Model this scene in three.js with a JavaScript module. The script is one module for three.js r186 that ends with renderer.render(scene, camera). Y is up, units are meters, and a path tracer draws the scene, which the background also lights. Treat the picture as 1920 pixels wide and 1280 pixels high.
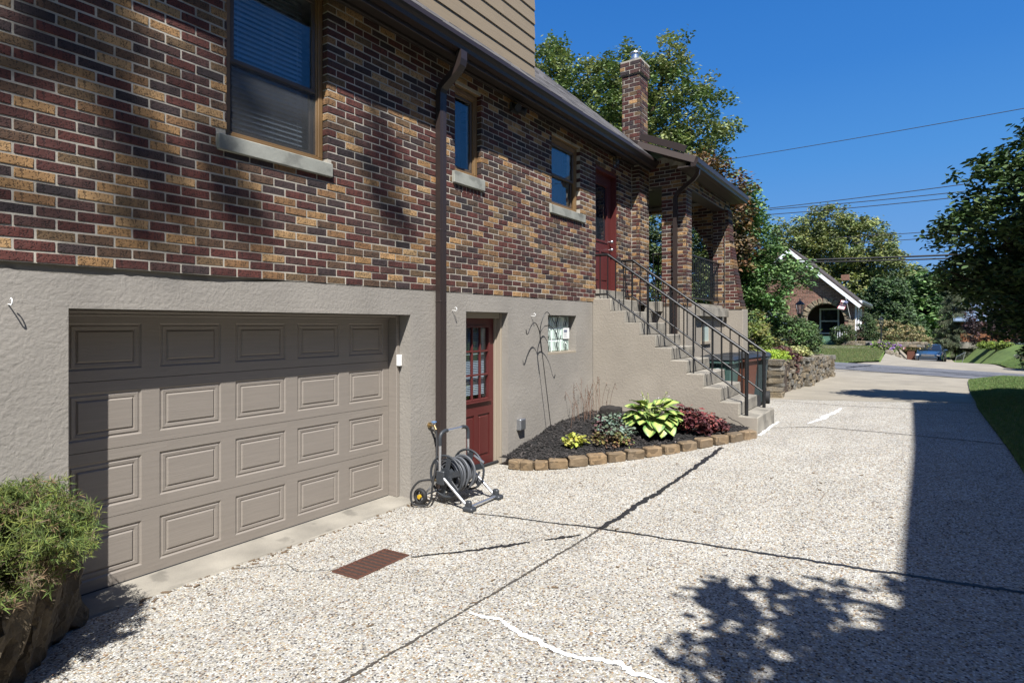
import * as THREE from 'three';
import { mergeGeometries } from 'three/addons/utils/BufferGeometryUtils.js';

// ------------------------------------------------------------ camera, sky, sun, exposure
// The place is written in (x, y, s): x = metres out from the side wall of the house, s = metres along it (z = -s).
const scene = new THREE.Scene();
const camera = new THREE.PerspectiveCamera(61.93, 1920 / 1280, 0.05, 1500);
camera.position.set(4.27, 1.84, 0);
camera.rotation.set(0, Math.atan(747.5 / 1066.7), 0);
camera.setViewOffset(1920, 1280, 0, 32, 1920, 1280);      // shift lens: horizon a little above the middle
const renderer = new THREE.WebGLRenderer({ antialias: true });
renderer.toneMapping = THREE.LinearToneMapping;
renderer.toneMappingExposure = 2;
renderer.shadowMap.enabled = true;
const SUN = new THREE.Vector3(0.28, 0.58, 0.314).normalize();
const sun = new THREE.DirectionalLight(new THREE.Color(1, 0.972, 0.925), 5);
sun.target.position.set(0, 0, -8); sun.position.copy(SUN).multiplyScalar(60).add(sun.target.position);
sun.castShadow = true; sun.shadow.radius = 1; sun.shadow.mapSize.set(4096, 4096);
Object.assign(sun.shadow.camera, { left: -40, right: 40, top: 40, bottom: -40, near: 1, far: 160 });
scene.add(sun, sun.target);
{ // clear sky: deep blue overhead, paler to the horizon and towards the sun
  const W = 512, H = 256, d = new Float32Array(W * H * 4);
  const stops = [[-90, .2, .24, .3], [-2, .24, .37, .56], [0, .20, .36, .60], [6, .125, .29, .585], [14, .066, .235, .565], [22, .037, .175, .505], [32, .023, .135, .44], [55, .018, .105, .36], [90, .016, .09, .31]];
  for (let j = 0; j < H; j++) {
    const el = (0.5 - (j + .5) / H) * -180;   // row 0 = bottom
    for (let i = 0; i < W; i++) {
      const az = ((i + .5) / W - .5) * 2 * Math.PI, ce = Math.cos(el * Math.PI / 180), se = Math.sin(el * Math.PI / 180);
      const dir = [Math.cos(az) * ce, se, Math.sin(az) * ce];
      let k = 0; while (k < stops.length - 2 && el > stops[k + 1][0]) k++;
      const a = stops[k], b = stops[k + 1], t = Math.min(1, Math.max(0, (el - a[0]) / (b[0] - a[0])));
      const cs = dir[0] * SUN.x + dir[1] * SUN.y + dir[2] * SUN.z;
      const g = el > -3 ? 0.12 * Math.pow(Math.max(0, (cs + .15) / 1.15), 6) : 0;
      for (let c = 0; c < 3; c++) d[(j * W + i) * 4 + c] = (a[c + 1] + (b[c + 1] - a[c + 1]) * t + g * [1, .93, .82][c]) * .65;
      d[(j * W + i) * 4 + 3] = 1;
    }
  }
  const sky = new THREE.DataTexture(d, W, H, THREE.RGBAFormat, THREE.FloatType);
  sky.mapping = THREE.EquirectangularReflectionMapping; sky.magFilter = THREE.LinearFilter; sky.colorSpace = THREE.LinearSRGBColorSpace; sky.needsUpdate = true;
  scene.background = sky; scene.environment = sky;
}

// ------------------------------------------------------------ helpers
let seed = 7;
function rng(s) { let a = s >>> 0; return () => { a = (a + 0x6D2B79F5) | 0; let t = Math.imul(a ^ (a >>> 15), 1 | a); t = (t + Math.imul(t ^ (t >>> 7), 61 | t)) ^ t; return ((t ^ (t >>> 14)) >>> 0) / 4294967296; }; }
let R = rng(11);
const rr = (a, b) => a + (b - a) * R();
const gauss = () => { let s = 0; for (let i = 0; i < 4; i++) s += R(); return (s - 2) * 1.0; };
const V = (x, y, s) => new THREE.Vector3(x, y, -s);
const sm = (a, b, v) => { const q = Math.min(1, Math.max(0, (v - a) / (b - a))); return q * q * (3 - 2 * q); };
const mix = (a, b, t) => a + (b - a) * t;
const taken = {};
function numbered(n) { if (taken[n] === undefined) { taken[n] = 0; return n; } taken[n]++; return n + '_' + String(taken[n]).padStart(3, '0'); }
function hash(i, j, k) { let h = Math.imul(i, 374761393) ^ Math.imul(j, 668265263) ^ Math.imul(k, 2147483647 - 61); h = Math.imul(h ^ (h >>> 13), 1274126177); return ((h ^ (h >>> 16)) >>> 0) / 4294967296; }
function vnoise(x, y, per, k = 0) { // tileable value noise
  const xi = Math.floor(x), yi = Math.floor(y), fx = x - xi, fy = y - yi, u = fx * fx * (3 - 2 * fx), v = fy * fy * (3 - 2 * fy), w = q => ((q % per) + per) % per;
  const a = hash(w(xi), w(yi), k), b = hash(w(xi + 1), w(yi), k), c = hash(w(xi), w(yi + 1), k), e = hash(w(xi + 1), w(yi + 1), k);
  return a + (b - a) * u + (c - a) * v + (a - b - c + e) * u * v;
}
function fbm(x, y, per, oct = 4, k = 0) { let s = 0, a = .5, t = 0; for (let o = 0; o < oct; o++) { s += a * vnoise(x, y, per, k + o); t += a; a *= .5; x *= 2; y *= 2; per *= 2; } return s / t; }
function tex(n, fn, srgb = true, rep = 1) {
  const d = new Uint8Array(n * n * 4);
  for (let j = 0; j < n; j++) for (let i = 0; i < n; i++) { const c = fn(i / n, j / n, i, j), o = (j * n + i) * 4; d[o] = Math.max(0, Math.min(255, c[0])); d[o + 1] = Math.max(0, Math.min(255, c[1])); d[o + 2] = Math.max(0, Math.min(255, c[2])); d[o + 3] = 255; }
  const t = new THREE.DataTexture(d, n, n, THREE.RGBAFormat); t.wrapS = t.wrapT = THREE.RepeatWrapping; t.magFilter = THREE.LinearFilter; t.minFilter = THREE.LinearMipmapLinearFilter; t.generateMipmaps = true;
  t.repeat.set(rep, rep); if (srgb) t.colorSpace = THREE.SRGBColorSpace; t.needsUpdate = true; return t;
}
const G1 = v => [v, v, v];
function mat(o) { const p = o.transmission !== undefined || o.clearcoat !== undefined || o.sheen !== undefined; return p ? new THREE.MeshPhysicalMaterial(o) : new THREE.MeshStandardMaterial(o); }
const C = (r, g, b) => new THREE.Color().setRGB(r, g, b);
// triangle soup with normals and uv in metres from the face direction
function uvm(g, off = 0) {
  if (g.index) g = g.toNonIndexed();
  if (!g.attributes.normal) g.computeVertexNormals();
  const p = g.attributes.position, n = g.attributes.normal, u = new Float32Array(p.count * 2);
  for (let i = 0; i < p.count; i += 3) {
    let ax = 0, ay = 0, az = 0;
    for (let k = 0; k < 3; k++) { ax += Math.abs(n.getX(i + k)); ay += Math.abs(n.getY(i + k)); az += Math.abs(n.getZ(i + k)); }
    for (let k = 0; k < 3; k++) {
      const x = p.getX(i + k), y = p.getY(i + k), z = p.getZ(i + k);
      const [a, b] = ax >= ay && ax >= az ? [-z, y] : ay >= az ? [x, -z] : [x, y];
      u[(i + k) * 2] = a + off; u[(i + k) * 2 + 1] = b + off * .7;
    }
  }
  g.setAttribute('uv', new THREE.BufferAttribute(u, 2)); return g;
}
function strip(g) { for (const k of Object.keys(g.attributes)) if (!['position', 'normal', 'uv', 'color'].includes(k)) g.deleteAttribute(k); return g; }
function merge(list) { if (list.length === 1) return list[0]; return mergeGeometries(list.map(g => strip(g.index ? g.toNonIndexed() : g)), false); }
function obj(name, geos, m, parent, keepUV) {
  geos = (Array.isArray(geos) ? geos : [geos]).map(g => keepUV ? strip(g.index ? g.toNonIndexed() : g) : strip(uvm(g)));
  const o = new THREE.Mesh(merge(geos), m); o.castShadow = o.receiveShadow = true;
  if (parent) { o.name = name; parent.add(o); } else { o.name = numbered(name); scene.add(o); }
  return o;
}
function tag(o, label, category, group, kind) { if (label) o.userData.label = label; if (category) o.userData.category = category; if (group) o.userData.group = group; if (kind) o.userData.kind = kind; return o; }
function thing(name, label, category, x = 0, y = 0, s = 0, group) { const g = new THREE.Group(); g.name = numbered(name); g.position.copy(V(x, y, s)); scene.add(g); return tag(g, label, category, group); }
function struct(name, geos, m, label, keepUV) { const o = obj(name, geos, m, null, keepUV); o.userData.kind = 'structure'; if (label) { o.userData.label = label; o.userData.category = name.split('_')[0]; } return o; }
// chamfered block centred on the origin; j jitters its corners
function cblock(w, h, d, b = .004, j = 0, rnd = R) {
  const H = [w / 2, h / 2, d / 2], pts = {}, jit = {};
  const P = (sx, sy, sz, ax) => {
    const key = sx + ',' + sy + ',' + sz; if (!jit[key]) jit[key] = [0, 0, 0].map(() => j * (rnd() - .5) * 2);
    const s = [sx, sy, sz]; return [0, 1, 2].map(a => s[a] * (a === ax ? H[a] : H[a] - b) + jit[key][a]);
  };
  const pos = [];
  const poly = q => { // convex, oriented outwards
    const c = [0, 1, 2].map(a => q.reduce((t, v) => t + v[a], 0) / q.length);
    for (let i = 1; i < q.length - 1; i++) {
      const A = q[0], B = q[i], D = q[i + 1], e = [0, 1, 2].map(a => B[a] - A[a]), f = [0, 1, 2].map(a => D[a] - A[a]);
      const n = [e[1] * f[2] - e[2] * f[1], e[2] * f[0] - e[0] * f[2], e[0] * f[1] - e[1] * f[0]];
      if (n[0] * c[0] + n[1] * c[1] + n[2] * c[2] >= 0) pos.push(...A, ...B, ...D); else pos.push(...A, ...D, ...B);
    }
  };
  for (const ax of [0, 1, 2]) {
    const [u, v] = [0, 1, 2].filter(a => a !== ax);
    for (const sg of [-1, 1]) poly([[-1, -1], [1, -1], [1, 1], [-1, 1]].map(([a, c]) => { const s = [0, 0, 0]; s[ax] = sg; s[u] = a; s[v] = c; return P(s[0], s[1], s[2], ax); }));
    for (const a of [-1, 1]) for (const c of [-1, 1]) { // edges along ax
      const s0 = [0, 0, 0], s1 = [0, 0, 0]; s0[u] = s1[u] = a; s0[v] = s1[v] = c; s0[ax] = -1; s1[ax] = 1;
      poly([P(...s0, u), P(...s1, u), P(...s1, v), P(...s0, v)]);
    }
  }
  for (const a of [-1, 1]) for (const c of [-1, 1]) for (const e of [-1, 1]) poly([0, 1, 2].map(ax => P(a, c, e, ax)));
  const g = new THREE.BufferGeometry(); g.setAttribute('position', new THREE.Float32BufferAttribute(pos, 3)); g.computeVertexNormals(); return g;
}
// chamfered box by its extents in (x, y, s)
function bx(x0, x1, y0, y1, s0, s1, b = .004, j = 0) { const g = cblock(Math.abs(x1 - x0), Math.abs(y1 - y0), Math.abs(s1 - s0), Math.min(b, Math.abs(x1 - x0) * .4, Math.abs(y1 - y0) * .4, Math.abs(s1 - s0) * .4), j); g.translate((x0 + x1) / 2, (y0 + y1) / 2, -(s0 + s1) / 2); return g; }
function cyl(p, q, r0, r1 = r0, n = 10) {
  const d = new THREE.Vector3().subVectors(q, p), g = new THREE.CylinderGeometry(r1, r0, d.length(), n, 1);
  g.applyQuaternion(new THREE.Quaternion().setFromUnitVectors(new THREE.Vector3(0, 1, 0), d.clone().normalize())); g.translate((p.x + q.x) / 2, (p.y + q.y) / 2, (p.z + q.z) / 2); return g;
}
function bar(p, q, w) { const g = cyl(p, q, w * .7071, w * .7071, 4); return g; }
function tube(pts, r, n = 24, k = 7, closed = false) { return new THREE.TubeGeometry(new THREE.CatmullRomCurve3(pts, closed, 'catmullrom', .5), n, r, k, closed); }
// rectangular duct along a polyline in one plane
function duct(pts, w, d, side) {
  const rings = [], sd = side.clone().normalize();
  pts.forEach((p, i) => { const a = pts[Math.max(0, i - 1)], b = pts[Math.min(pts.length - 1, i + 1)], t = new THREE.Vector3().subVectors(b, a).normalize(), n = new THREE.Vector3().crossVectors(t, sd).normalize(); rings.push([[-1, -1], [1, -1], [1, 1], [-1, 1]].map(([u, v]) => p.clone().addScaledVector(sd, u * w / 2).addScaledVector(n, v * d / 2))); });
  const pos = []; const quad = (a, b, c, e) => { for (const v of [a, b, c, a, c, e]) pos.push(v.x, v.y, v.z); };
  for (let i = 0; i < rings.length - 1; i++) for (let k = 0; k < 4; k++) quad(rings[i][k], rings[i][(k + 1) % 4], rings[i + 1][(k + 1) % 4], rings[i + 1][k]);
  quad(...[3, 2, 1, 0].map(k => rings[0][k])); quad(...[0, 1, 2, 3].map(k => rings[rings.length - 1][k]));
  const g = new THREE.BufferGeometry(); g.setAttribute('position', new THREE.Float32BufferAttribute(pos, 3)); g.computeVertexNormals(); return g;
}
// flat shape drawn in (s, y), extruded out from x0 to x1
function wallShape(pts, holes, x0, x1, bevel) {
  const sh = new THREE.Shape(pts.map(p => new THREE.Vector2(p[0], p[1]))); for (const h of holes || []) sh.holes.push(new THREE.Path(h.map(p => new THREE.Vector2(p[0], p[1]))));
  const g = new THREE.ExtrudeGeometry(sh, { depth: x1 - x0, bevelEnabled: false }); g.rotateY(Math.PI / 2); g.translate(x0, 0, 0); return g;
}
// flat shape drawn in (x, y), standing at s, thickness t away from the viewer
function faceShape(pts, holes, s, t) {
  const sh = new THREE.Shape(pts.map(p => new THREE.Vector2(p[0], p[1]))); for (const h of holes || []) sh.holes.push(new THREE.Path(h.map(p => new THREE.Vector2(p[0], p[1]))));
  const g = new THREE.ExtrudeGeometry(sh, { depth: t, bevelEnabled: false }); g.translate(0, 0, -s - t); return g;
}
const rect = (a, b, c, d) => [[a, c], [b, c], [b, d], [a, d]];
const rot = (g, ax, a, p) => { g.translate(-p.x, -p.y, -p.z); g['rotate' + ax](a); g.translate(p.x, p.y, p.z); return g; };
// sheet over s rows: x from xl(s) to xr(s), height yf(x, s)
function sheet(s0, s1, ns, xl, xr, nx, yf, sc = 1) {
  const pos = [], uv = [], idx = [];
  for (let j = 0; j <= ns; j++) for (let i = 0; i <= nx; i++) { const s = mix(s0, s1, j / ns), x = mix(xl(s), xr(s), i / nx); pos.push(x, yf(x, s), -s); uv.push(x * sc, s * sc); }
  for (let j = 0; j < ns; j++) for (let i = 0; i < nx; i++) { const a = j * (nx + 1) + i, b = a + 1, c = a + nx + 1, d = c + 1; idx.push(a, b, d, a, d, c); }
  const g = new THREE.BufferGeometry(); g.setAttribute('position', new THREE.Float32BufferAttribute(pos, 3)); g.setAttribute('uv', new THREE.Float32BufferAttribute(uv, 2)); g.setIndex(idx); g.computeVertexNormals(); return g;
}
// ground height of the drive
const G = (x, s) => 0.055 * Math.min(Math.max(x, 0), 6) * (1 - sm(12, 18, s)) + 0.17 * sm(4, 8.6, s);

// ------------------------------------------------------------ materials
const M = {};
{
  // exposed aggregate: pebbles of many stones set in pale cement, one tile = 3.2 m
  const n = 1536, cell = 3.2 / n, K = 290;                  // K cells across: pebbles of about 11 mm
  const cols = [[222, 212, 193], [206, 194, 172], [232, 226, 212], [190, 176, 152], [176, 170, 162], [208, 188, 150], [150, 140, 128], [196, 158, 112], [104, 82, 66], [70, 68, 72], [214, 208, 200], [168, 130, 98]], wt = [20, 12, 20, 8, 9, 5, 6, 4, 4, 5, 14, 3], sum = wt.reduce((a, b) => a + b);
  const bump = new Float32Array(n * n);
  const w = q => ((q % K) + K) % K;
  const colour = tex(n, (u, v, i, j) => {
    const x = u * K, y = v * K, xi = Math.floor(x), yi = Math.floor(y); let d1 = 9, d2 = 9, id = 0, jd = 0;
    for (let b = -1; b <= 1; b++) for (let a = -1; a <= 1; a++) { const ca = w(xi + a), cb = w(yi + b), dx = xi + a + .1 + .8 * hash(ca, cb, 1) - x, dy = (yi + b + .1 + .8 * hash(ca, cb, 2) - y), d = (dx * dx + dy * dy) * (1 + 1.4 * hash(ca, cb, 7)); if (d < d1) { d2 = d1; d1 = d; id = ca; jd = cb; } else if (d < d2) d2 = d; }
    const e = Math.sqrt(d2) - Math.sqrt(d1), peb = sm(.06, .28, e) * (hash(id, jd, 3) > .18 ? 1 : .35);
    let q = hash(id, jd, 4) * sum, k = 0; while (k < wt.length - 1 && q > wt[k]) { q -= wt[k]; k++; }
    const c = cols[k], l = .86 + .26 * hash(id, jd, 5), st = .94 + .12 * fbm(u * 9, v * 9, 9, 4, 30) , fine = .95 + .1 * hash(i, j, 9), cem = [196, 187, 170];
    bump[j * n + i] = peb * (.6 + .4 * hash(id, jd, 6));
    return [0, 1, 2].map(a => mix(cem[a] * .94, c[a] * l, peb) * st * fine);
  }, true, 1 / 3.2);
  const bt = tex(n, (u, v, i, j) => G1(bump[j * n + i] * 255), false, 1 / 3.2);
  M.aggregate = mat({ map: colour, bumpMap: bt, bumpScale: .004, roughness: .92, color: C(.87, .91, .975) });
}
const concreteTex = tex(512, (u, v, i, j) => { const a = fbm(u * 6, v * 6, 6, 6, 3), f = hash(i, j, 4); return [0, 1, 2].map(k => (205 + 50 * (a - .5) * 1.5 - 30 * sm(.56, .7, fbm(u * 9 + 3, v * 9, 9, 5, 33)) + 16 * (f - .5)) * [1, .985, .95][k]); }, true, 1 / 1.7);
const concreteBump = tex(512, (u, v, i, j) => G1(255 * (.6 * fbm(u * 24, v * 24, 24, 4, 9) + .4 * hash(i, j, 5))), false, 1 / .7);
M.concrete = mat({ map: concreteTex, bumpMap: concreteBump, bumpScale: .0015, roughness: .9, color: C(.57, .54, .49) });
M.drive = mat({ map: tex(512, (u, v, i, j) => { const a = fbm(u * 14, v * 14, 14, 6, 36), f = hash(i, j, 37); return [0, 1, 2].map(k => (208 + 44 * (a - .5) + 22 * (f - .5)) * [1, .985, .95][k]); }, true, 1 / 7.3), bumpMap: concreteBump, bumpScale: .002, roughness: .92, color: C(.55, .505, .43) });
M.sill = mat({ map: concreteTex, bumpMap: concreteBump, bumpScale: .0015, roughness: .9, color: C(.62, .65, .62) });
M.cement = mat({ map: concreteTex, bumpMap: concreteBump, bumpScale: .004, roughness: .95, color: C(.40, .385, .35) });
{
  const sb = tex(1024, (u, v) => { const wx = fbm(u * 12, v * 12, 12, 3, 40) * .9, r = fbm(u * 80 + wx * 2, v * 80 + wx, 80, 4, 21), q = Math.abs(fbm(u * 36 + wx * 3, v * 36, 36, 3, 25) - .5) * 2; return G1(255 * (.72 * r + .28 * Math.min(1, q * 2.2))); }, false, 1 / 1.5);
  const sc = tex(512, (u, v, i, j) => { const a = fbm(u * 5, v * 5, 5, 5, 50), f = hash(i, j, 51); return [0, 1, 2].map(k => (226 + 34 * (a - .5) + 8 * (f - .5)) * [1, .995, .985][k]); }, true, 1 / 2.3);
  M.stucco = mat({ map: sc, bumpMap: sb, bumpScale: .0034, roughness: .88, color: C(.49, .455, .41) });
  M.stuccoWarm = mat({ map: sc, bumpMap: sb, bumpScale: .0028, roughness: .88, color: C(.52, .465, .395) });
}
const brickTex = tex(1024, (u, v, i, j) => { const a = fbm(u * 150, v * 110, 150 * 110, 3, 60), c = fbm(u * 12, v * 12, 12, 4, 64), pit = sm(.30, .46, a), f = hash(i, j, 66); return G1(240 * mix(.62, 1, pit) * (.82 + .3 * c) * (.9 + .18 * f)); }, true, 1 / .9);
const brickBump = tex(1024, (u, v, i, j) => { const a = fbm(u * 150, v * 110, 150 * 110, 3, 60), c = hash(i, j, 67), e = fbm(u * 30, v * 30, 30, 2, 68); return G1(255 * (.5 * sm(.28, .5, a) + .18 * c + .3 * e)); }, false, 1 / .9);
const palette = [ // linear base colours of the bricks, with how often each comes
  [[.42, .255, .115], 9], [[.345, .195, .08], 8], [[.245, .13, .056], 7], [[.16, .098, .048], 8], [[.11, .06, .034], 10], [[.108, .029, .021], 14], [[.080, .022, .017], 14], [[.078, .034, .028], 11], [[.05, .029, .028], 8], [[.03, .019, .020], 4]];
const palSum = palette.reduce((t, p) => t + p[1], 0);
function pickBrick(ochre = 0) { let q = R() * palSum, k = 0; while (k < palette.length - 1 && q > palette[k][1]) { q -= palette[k][1]; k++; } return k; }
const brickMats = palette.map(p => mat({ map: brickTex, bumpMap: brickBump, bumpScale: .005, roughness: .86, color: C(...p[0]) }));
M.brickMix = mat({ map: brickTex, bumpMap: brickBump, bumpScale: .005, roughness: .86, vertexColors: true });
M.mortar = mat({ map: concreteTex, bumpMap: concreteBump, bumpScale: .003, roughness: .95, color: C(.60, .57, .52) });
M.brown = mat({ color: C(.030, .021, .019), roughness: .42 });
M.soffit = mat({ color: C(.030, .022, .018), roughness: .6 });
M.rakeBand = mat({ color: C(.075, .058, .052), roughness: .5 });
M.siding = mat({ map: tex(256, (u, v, i, j) => { const g = fbm(u * 3, v * 60, 60, 3, 70); return G1(236 + 22 * (g - .5)); }, true, 1 / .8), color: C(.41, .32, .205), roughness: .55 });
M.doorTan = mat({ map: tex(256, (u, v) => { const g = fbm(u * 4, v * 90, 90, 3, 77); return G1(240 + 16 * (g - .5)); }, true, 1), bumpMap: tex(256, (u, v) => G1(255 * (.7 * fbm(u * 5, v * 100, 100, 3, 77) + .3 * fbm(u * 3, v * 3, 3, 2, 78))), false, 1 / .5), bumpScale: .0012, color: C(.37, .325, .28), roughness: .5 });
M.trimBeige = mat({ color: C(.44, .375, .29), roughness: .6 });
M.frameTan = mat({ color: C(.26, .155, .065), roughness: .5 });
M.sash = mat({ color: C(.075, .055, .04), roughness: .5 });
M.red = mat({ color: C(.125, .026, .024), roughness: .42 });
M.glass = mat({ color: C(.9, .95, 1), transmission: 1, roughness: .01, thickness: 0, ior: 1.52 });
M.glassDark = mat({ color: C(.012, .016, .022), roughness: .03, metalness: 0, clearcoat: 1 });
M.blind = mat({ color: C(.62, .63, .62), roughness: .6 });
M.screen = mat({ color: C(.06, .065, .07), roughness: .9, transparent: true, opacity: .35 });
M.dark = mat({ color: C(.02, .02, .022), roughness: .8 });
M.iron = mat({ color: C(.012, .012, .013), roughness: .38 });
M.alu = mat({ color: C(.62, .63, .65), roughness: .32, metalness: .9 });
M.steel = mat({ color: C(.45, .47, .5), roughness: .35, metalness: .9 });
M.plastic = mat({ color: C(.03, .034, .04), roughness: .5 });
M.rubber = mat({ color: C(.012, .012, .013), roughness: .75 });
M.hose = mat({ color: C(.085, .09, .10), roughness: .5 });
M.yellow = mat({ color: C(.75, .46, .02), roughness: .4 });
M.brass = mat({ color: C(.42, .31, .16), roughness: .3, metalness: .9 });
M.white = mat({ color: C(.72, .72, .70), roughness: .6 });
M.whitePaint = mat({ color: C(.74, .76, .80), roughness: .5 });
M.tar = mat({ color: C(.014, .014, .016), roughness: .55 });
M.crack = mat({ color: C(.05, .043, .036), roughness: .95 });
M.caulk = mat({ color: C(.78, .79, .80), roughness: .7 });
M.rust = mat({ map: tex(256, (u, v, i, j) => { const a = fbm(u * 14, v * 14, 14, 4, 90); return [mix(104, 178, a), mix(70, 122, a), mix(56, 96, a)]; }, true, 1 / .3), bumpMap: tex(256, (u, v) => G1(255 * fbm(u * 30, v * 30, 30, 3, 91)), false, 1 / .3), bumpScale: .002, color: C(.36, .30, .27), roughness: .85 });
M.asphalt = mat({ map: tex(512, (u, v, i, j) => { const a = fbm(u * 8, v * 8, 8, 4, 95), f = hash(i, j, 96); return [0, 1, 2].map(k => (190 + 40 * (a - .5) + 70 * (f - .5)) * [1, 1, 1.02][k]); }, true, 1 / 2), color: C(.30, .305, .32), roughness: .9 });
M.soil = mat({ map: tex(256, (u, v, i, j) => { const a = fbm(u * 16, v * 16, 16, 4, 98); return [mix(50, 120, a), mix(38, 96, a), mix(28, 70, a)]; }, true, 1 / .8), roughness: 1, color: C(.5, .5, .5) });
M.mulch = mat({ map: tex(256, (u, v, i, j) => { const a = fbm(u * 30, v * 30, 30, 3, 99); return G1(mix(20, 120, a * a)); }, true, 1 / .5), bumpMap: tex(256, (u, v) => G1(255 * fbm(u * 30, v * 30, 30, 3, 99)), false, 1 / .5), bumpScale: .012, roughness: .95, color: C(.16, .15, .15) });
M.turf = mat({ map: tex(512, (u, v, i, j) => { const a = fbm(u * 14, v * 14, 14, 5, 101), f = hash(i, j, 102); return [mix(60, 116, a) + 26 * (f - .5), mix(84, 132, a) + 30 * (f - .5), mix(34, 60, a)]; }, true, 1 / 2.6), roughness: 1, color: C(.82, .86, .7) });
M.bark = mat({ map: tex(256, (u, v) => { const a = fbm(u * 20, v * 5, 20, 4, 105); return [mix(70, 150, a), mix(60, 132, a), mix(50, 112, a)]; }, true, 1 / .6), bumpMap: tex(256, (u, v) => G1(255 * fbm(u * 24, v * 5, 24, 4, 105)), false, 1 / .6), bumpScale: .02, roughness: .95, color: C(.42, .4, .38) });
const rockTex = tex(512, (u, v, i, j) => { const a = fbm(u * 5, v * 9, 9, 5, 110), c = fbm(u * 3, v * 3, 3, 3, 114), f = hash(i, j, 112); const t = a > .56 ? .72 : 1; return [0, 1, 2].map(k => (mix(130, 235, a) * t + 18 * (f - .5)) * mix([1, .985, .96][k], [1, .92, .78][k], c)); }, true, 1 / .7);
const ridge = (x, y, per, k) => { let s = 0, a = .5; for (let o = 0; o < 4; o++) { s += a * (1 - Math.abs(2 * vnoise(x, y, per, k + o) - 1)); a *= .5; x *= 2; y *= 2; per *= 2; } return s; };
const rockBump = tex(512, (u, v, i, j) => { const w = .8 * fbm(u * 4, v * 4, 4, 3, 118); return G1(255 * (.75 * (1 - ridge(u * 9 + w * 3, v * 4 + w, 36, 115)) + .15 * fbm(u * 60, v * 60, 60, 2, 117) + .1 * hash(i, j, 119))); }, false, 1 / .7);
M.rocks = [[.30, .29, .27], [.36, .33, .28], [.40, .38, .35], [.27, .235, .19], [.43, .385, .31], [.33, .34, .35]].map(c => mat({ map: rockTex, bumpMap: rockBump, bumpScale: .02, roughness: .92, color: C(...c) }));
M.boulder = mat({ map: rockTex, bumpMap: rockBump, bumpScale: .025, roughness: .92, color: C(.36, .31, .235) });
M.edging = [[.42, .33, .235], [.38, .305, .225], [.46, .355, .25]].map(c => mat({ map: rockTex, bumpMap: rockBump, bumpScale: .012, roughness: .92, color: C(...c) }));
function leafMat(tr = .3, rough = .6) { return mat({ color: C(1, 1, 1), transmission: tr, roughness: rough, thickness: 0, ior: 1.4, side: THREE.DoubleSide }); }
M.leaf = leafMat(.3, .9); M.leafDark = leafMat(.2, .85); M.leafGloss = leafMat(.22, .7); M.grass = leafMat(.3, .9);
for (const k of ['aggregate', 'concrete', 'drive', 'sill', 'cement', 'stucco', 'stuccoWarm', 'siding', 'doorTan', 'trimBeige', 'frameTan', 'blind', 'asphalt', 'red', 'boulder', 'rust', 'yellow']) M[k].color.multiplyScalar(.66);
for (const m of M.rocks) m.color.multiplyScalar(1.25);
console.log('materials done');

// ------------------------------------------------------------ ground
const driveR = s => s < 12 ? 5.13 + .004 * s : 5.18 + (s - 12) * .052 + .5 * sm(21, 23, s);     // right edge of the drive
const streetN = x => 24.95 - .54 * (x - 1);                                                   // near and far edge of the street
const streetF = x => 28.75 - .585 * (x - 1.6);
const terr = (x, s) => { // ground away from the paving
  const far = s - streetF(x), lawnL = .43 * sm(0, 13, far) * (1 - sm(2.4, 4.4, x)), lane = -1.4 * sm(3, 28, far) * sm(2.5, 4.2, x) * (1 - sm(7.5, 9.5, x)), rgt = .3 * sm(2, 22, far) * sm(8, 10, x);
  return G(x, s) * (s < 24 ? 1 : 1) + (far > 0 ? lawnL + lane + rgt : 0) - 4.5 * sm(75, 200, s) * .0;
};
{
  const xs = [], ss = []; for (let x = -300; x < -20; x += 40) xs.push(x); for (let x = -20; x <= 26; x += 1) xs.push(x); for (let x = 40; x <= 300; x += 40) xs.push(x);
  for (let s = -300; s < -12; s += 48) ss.push(s); for (let s = -12; s <= 72; s += 1) ss.push(s); for (let s = 90; s <= 420; s += 40) ss.push(s);
  const pos = [], uv = [], idx = [];
  for (const s of ss) for (const x of xs) { pos.push(x, terr(x, s) - .16 , -s); uv.push(x, s); }
  const n = xs.length; for (let j = 0; j < ss.length - 1; j++) for (let i = 0; i < n - 1; i++) { const a = j * n + i; idx.push(a, a + 1, a + n + 1, a, a + n + 1, a + n); }
  const g = new THREE.BufferGeometry(); g.setAttribute('position', new THREE.Float32BufferAttribute(pos, 3)); g.setAttribute('uv', new THREE.Float32BufferAttribute(uv, 2)); g.setIndex(idx); g.computeVertexNormals();
  struct('ground', g, M.turf, 'green ground running to the horizon', true);
}
const drive = struct('driveway', sheet(-5, 12.96, 90, s => s > 8.3 && s < 9.7 ? 1.2 : -.03, driveR, 24, (x, s) => G(x, s)), M.aggregate, 'exposed aggregate driveway beside the brick house', true);
struct('driveway_apron', sheet(12.99, 25.2, 40, s => 1.3 + .06 * (s - 13) - 1.2 * sm(22, 25, s), s => driveR(s) + .3 * sm(22.5, 24, s), 10, (x, s) => s > streetN(x) ? G(x, s) - .01 * (s - streetN(x) > .05 ? 1 : 0) : G(x, s)), M.drive, 'plain tan concrete apron where the driveway meets the street', true);
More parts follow.
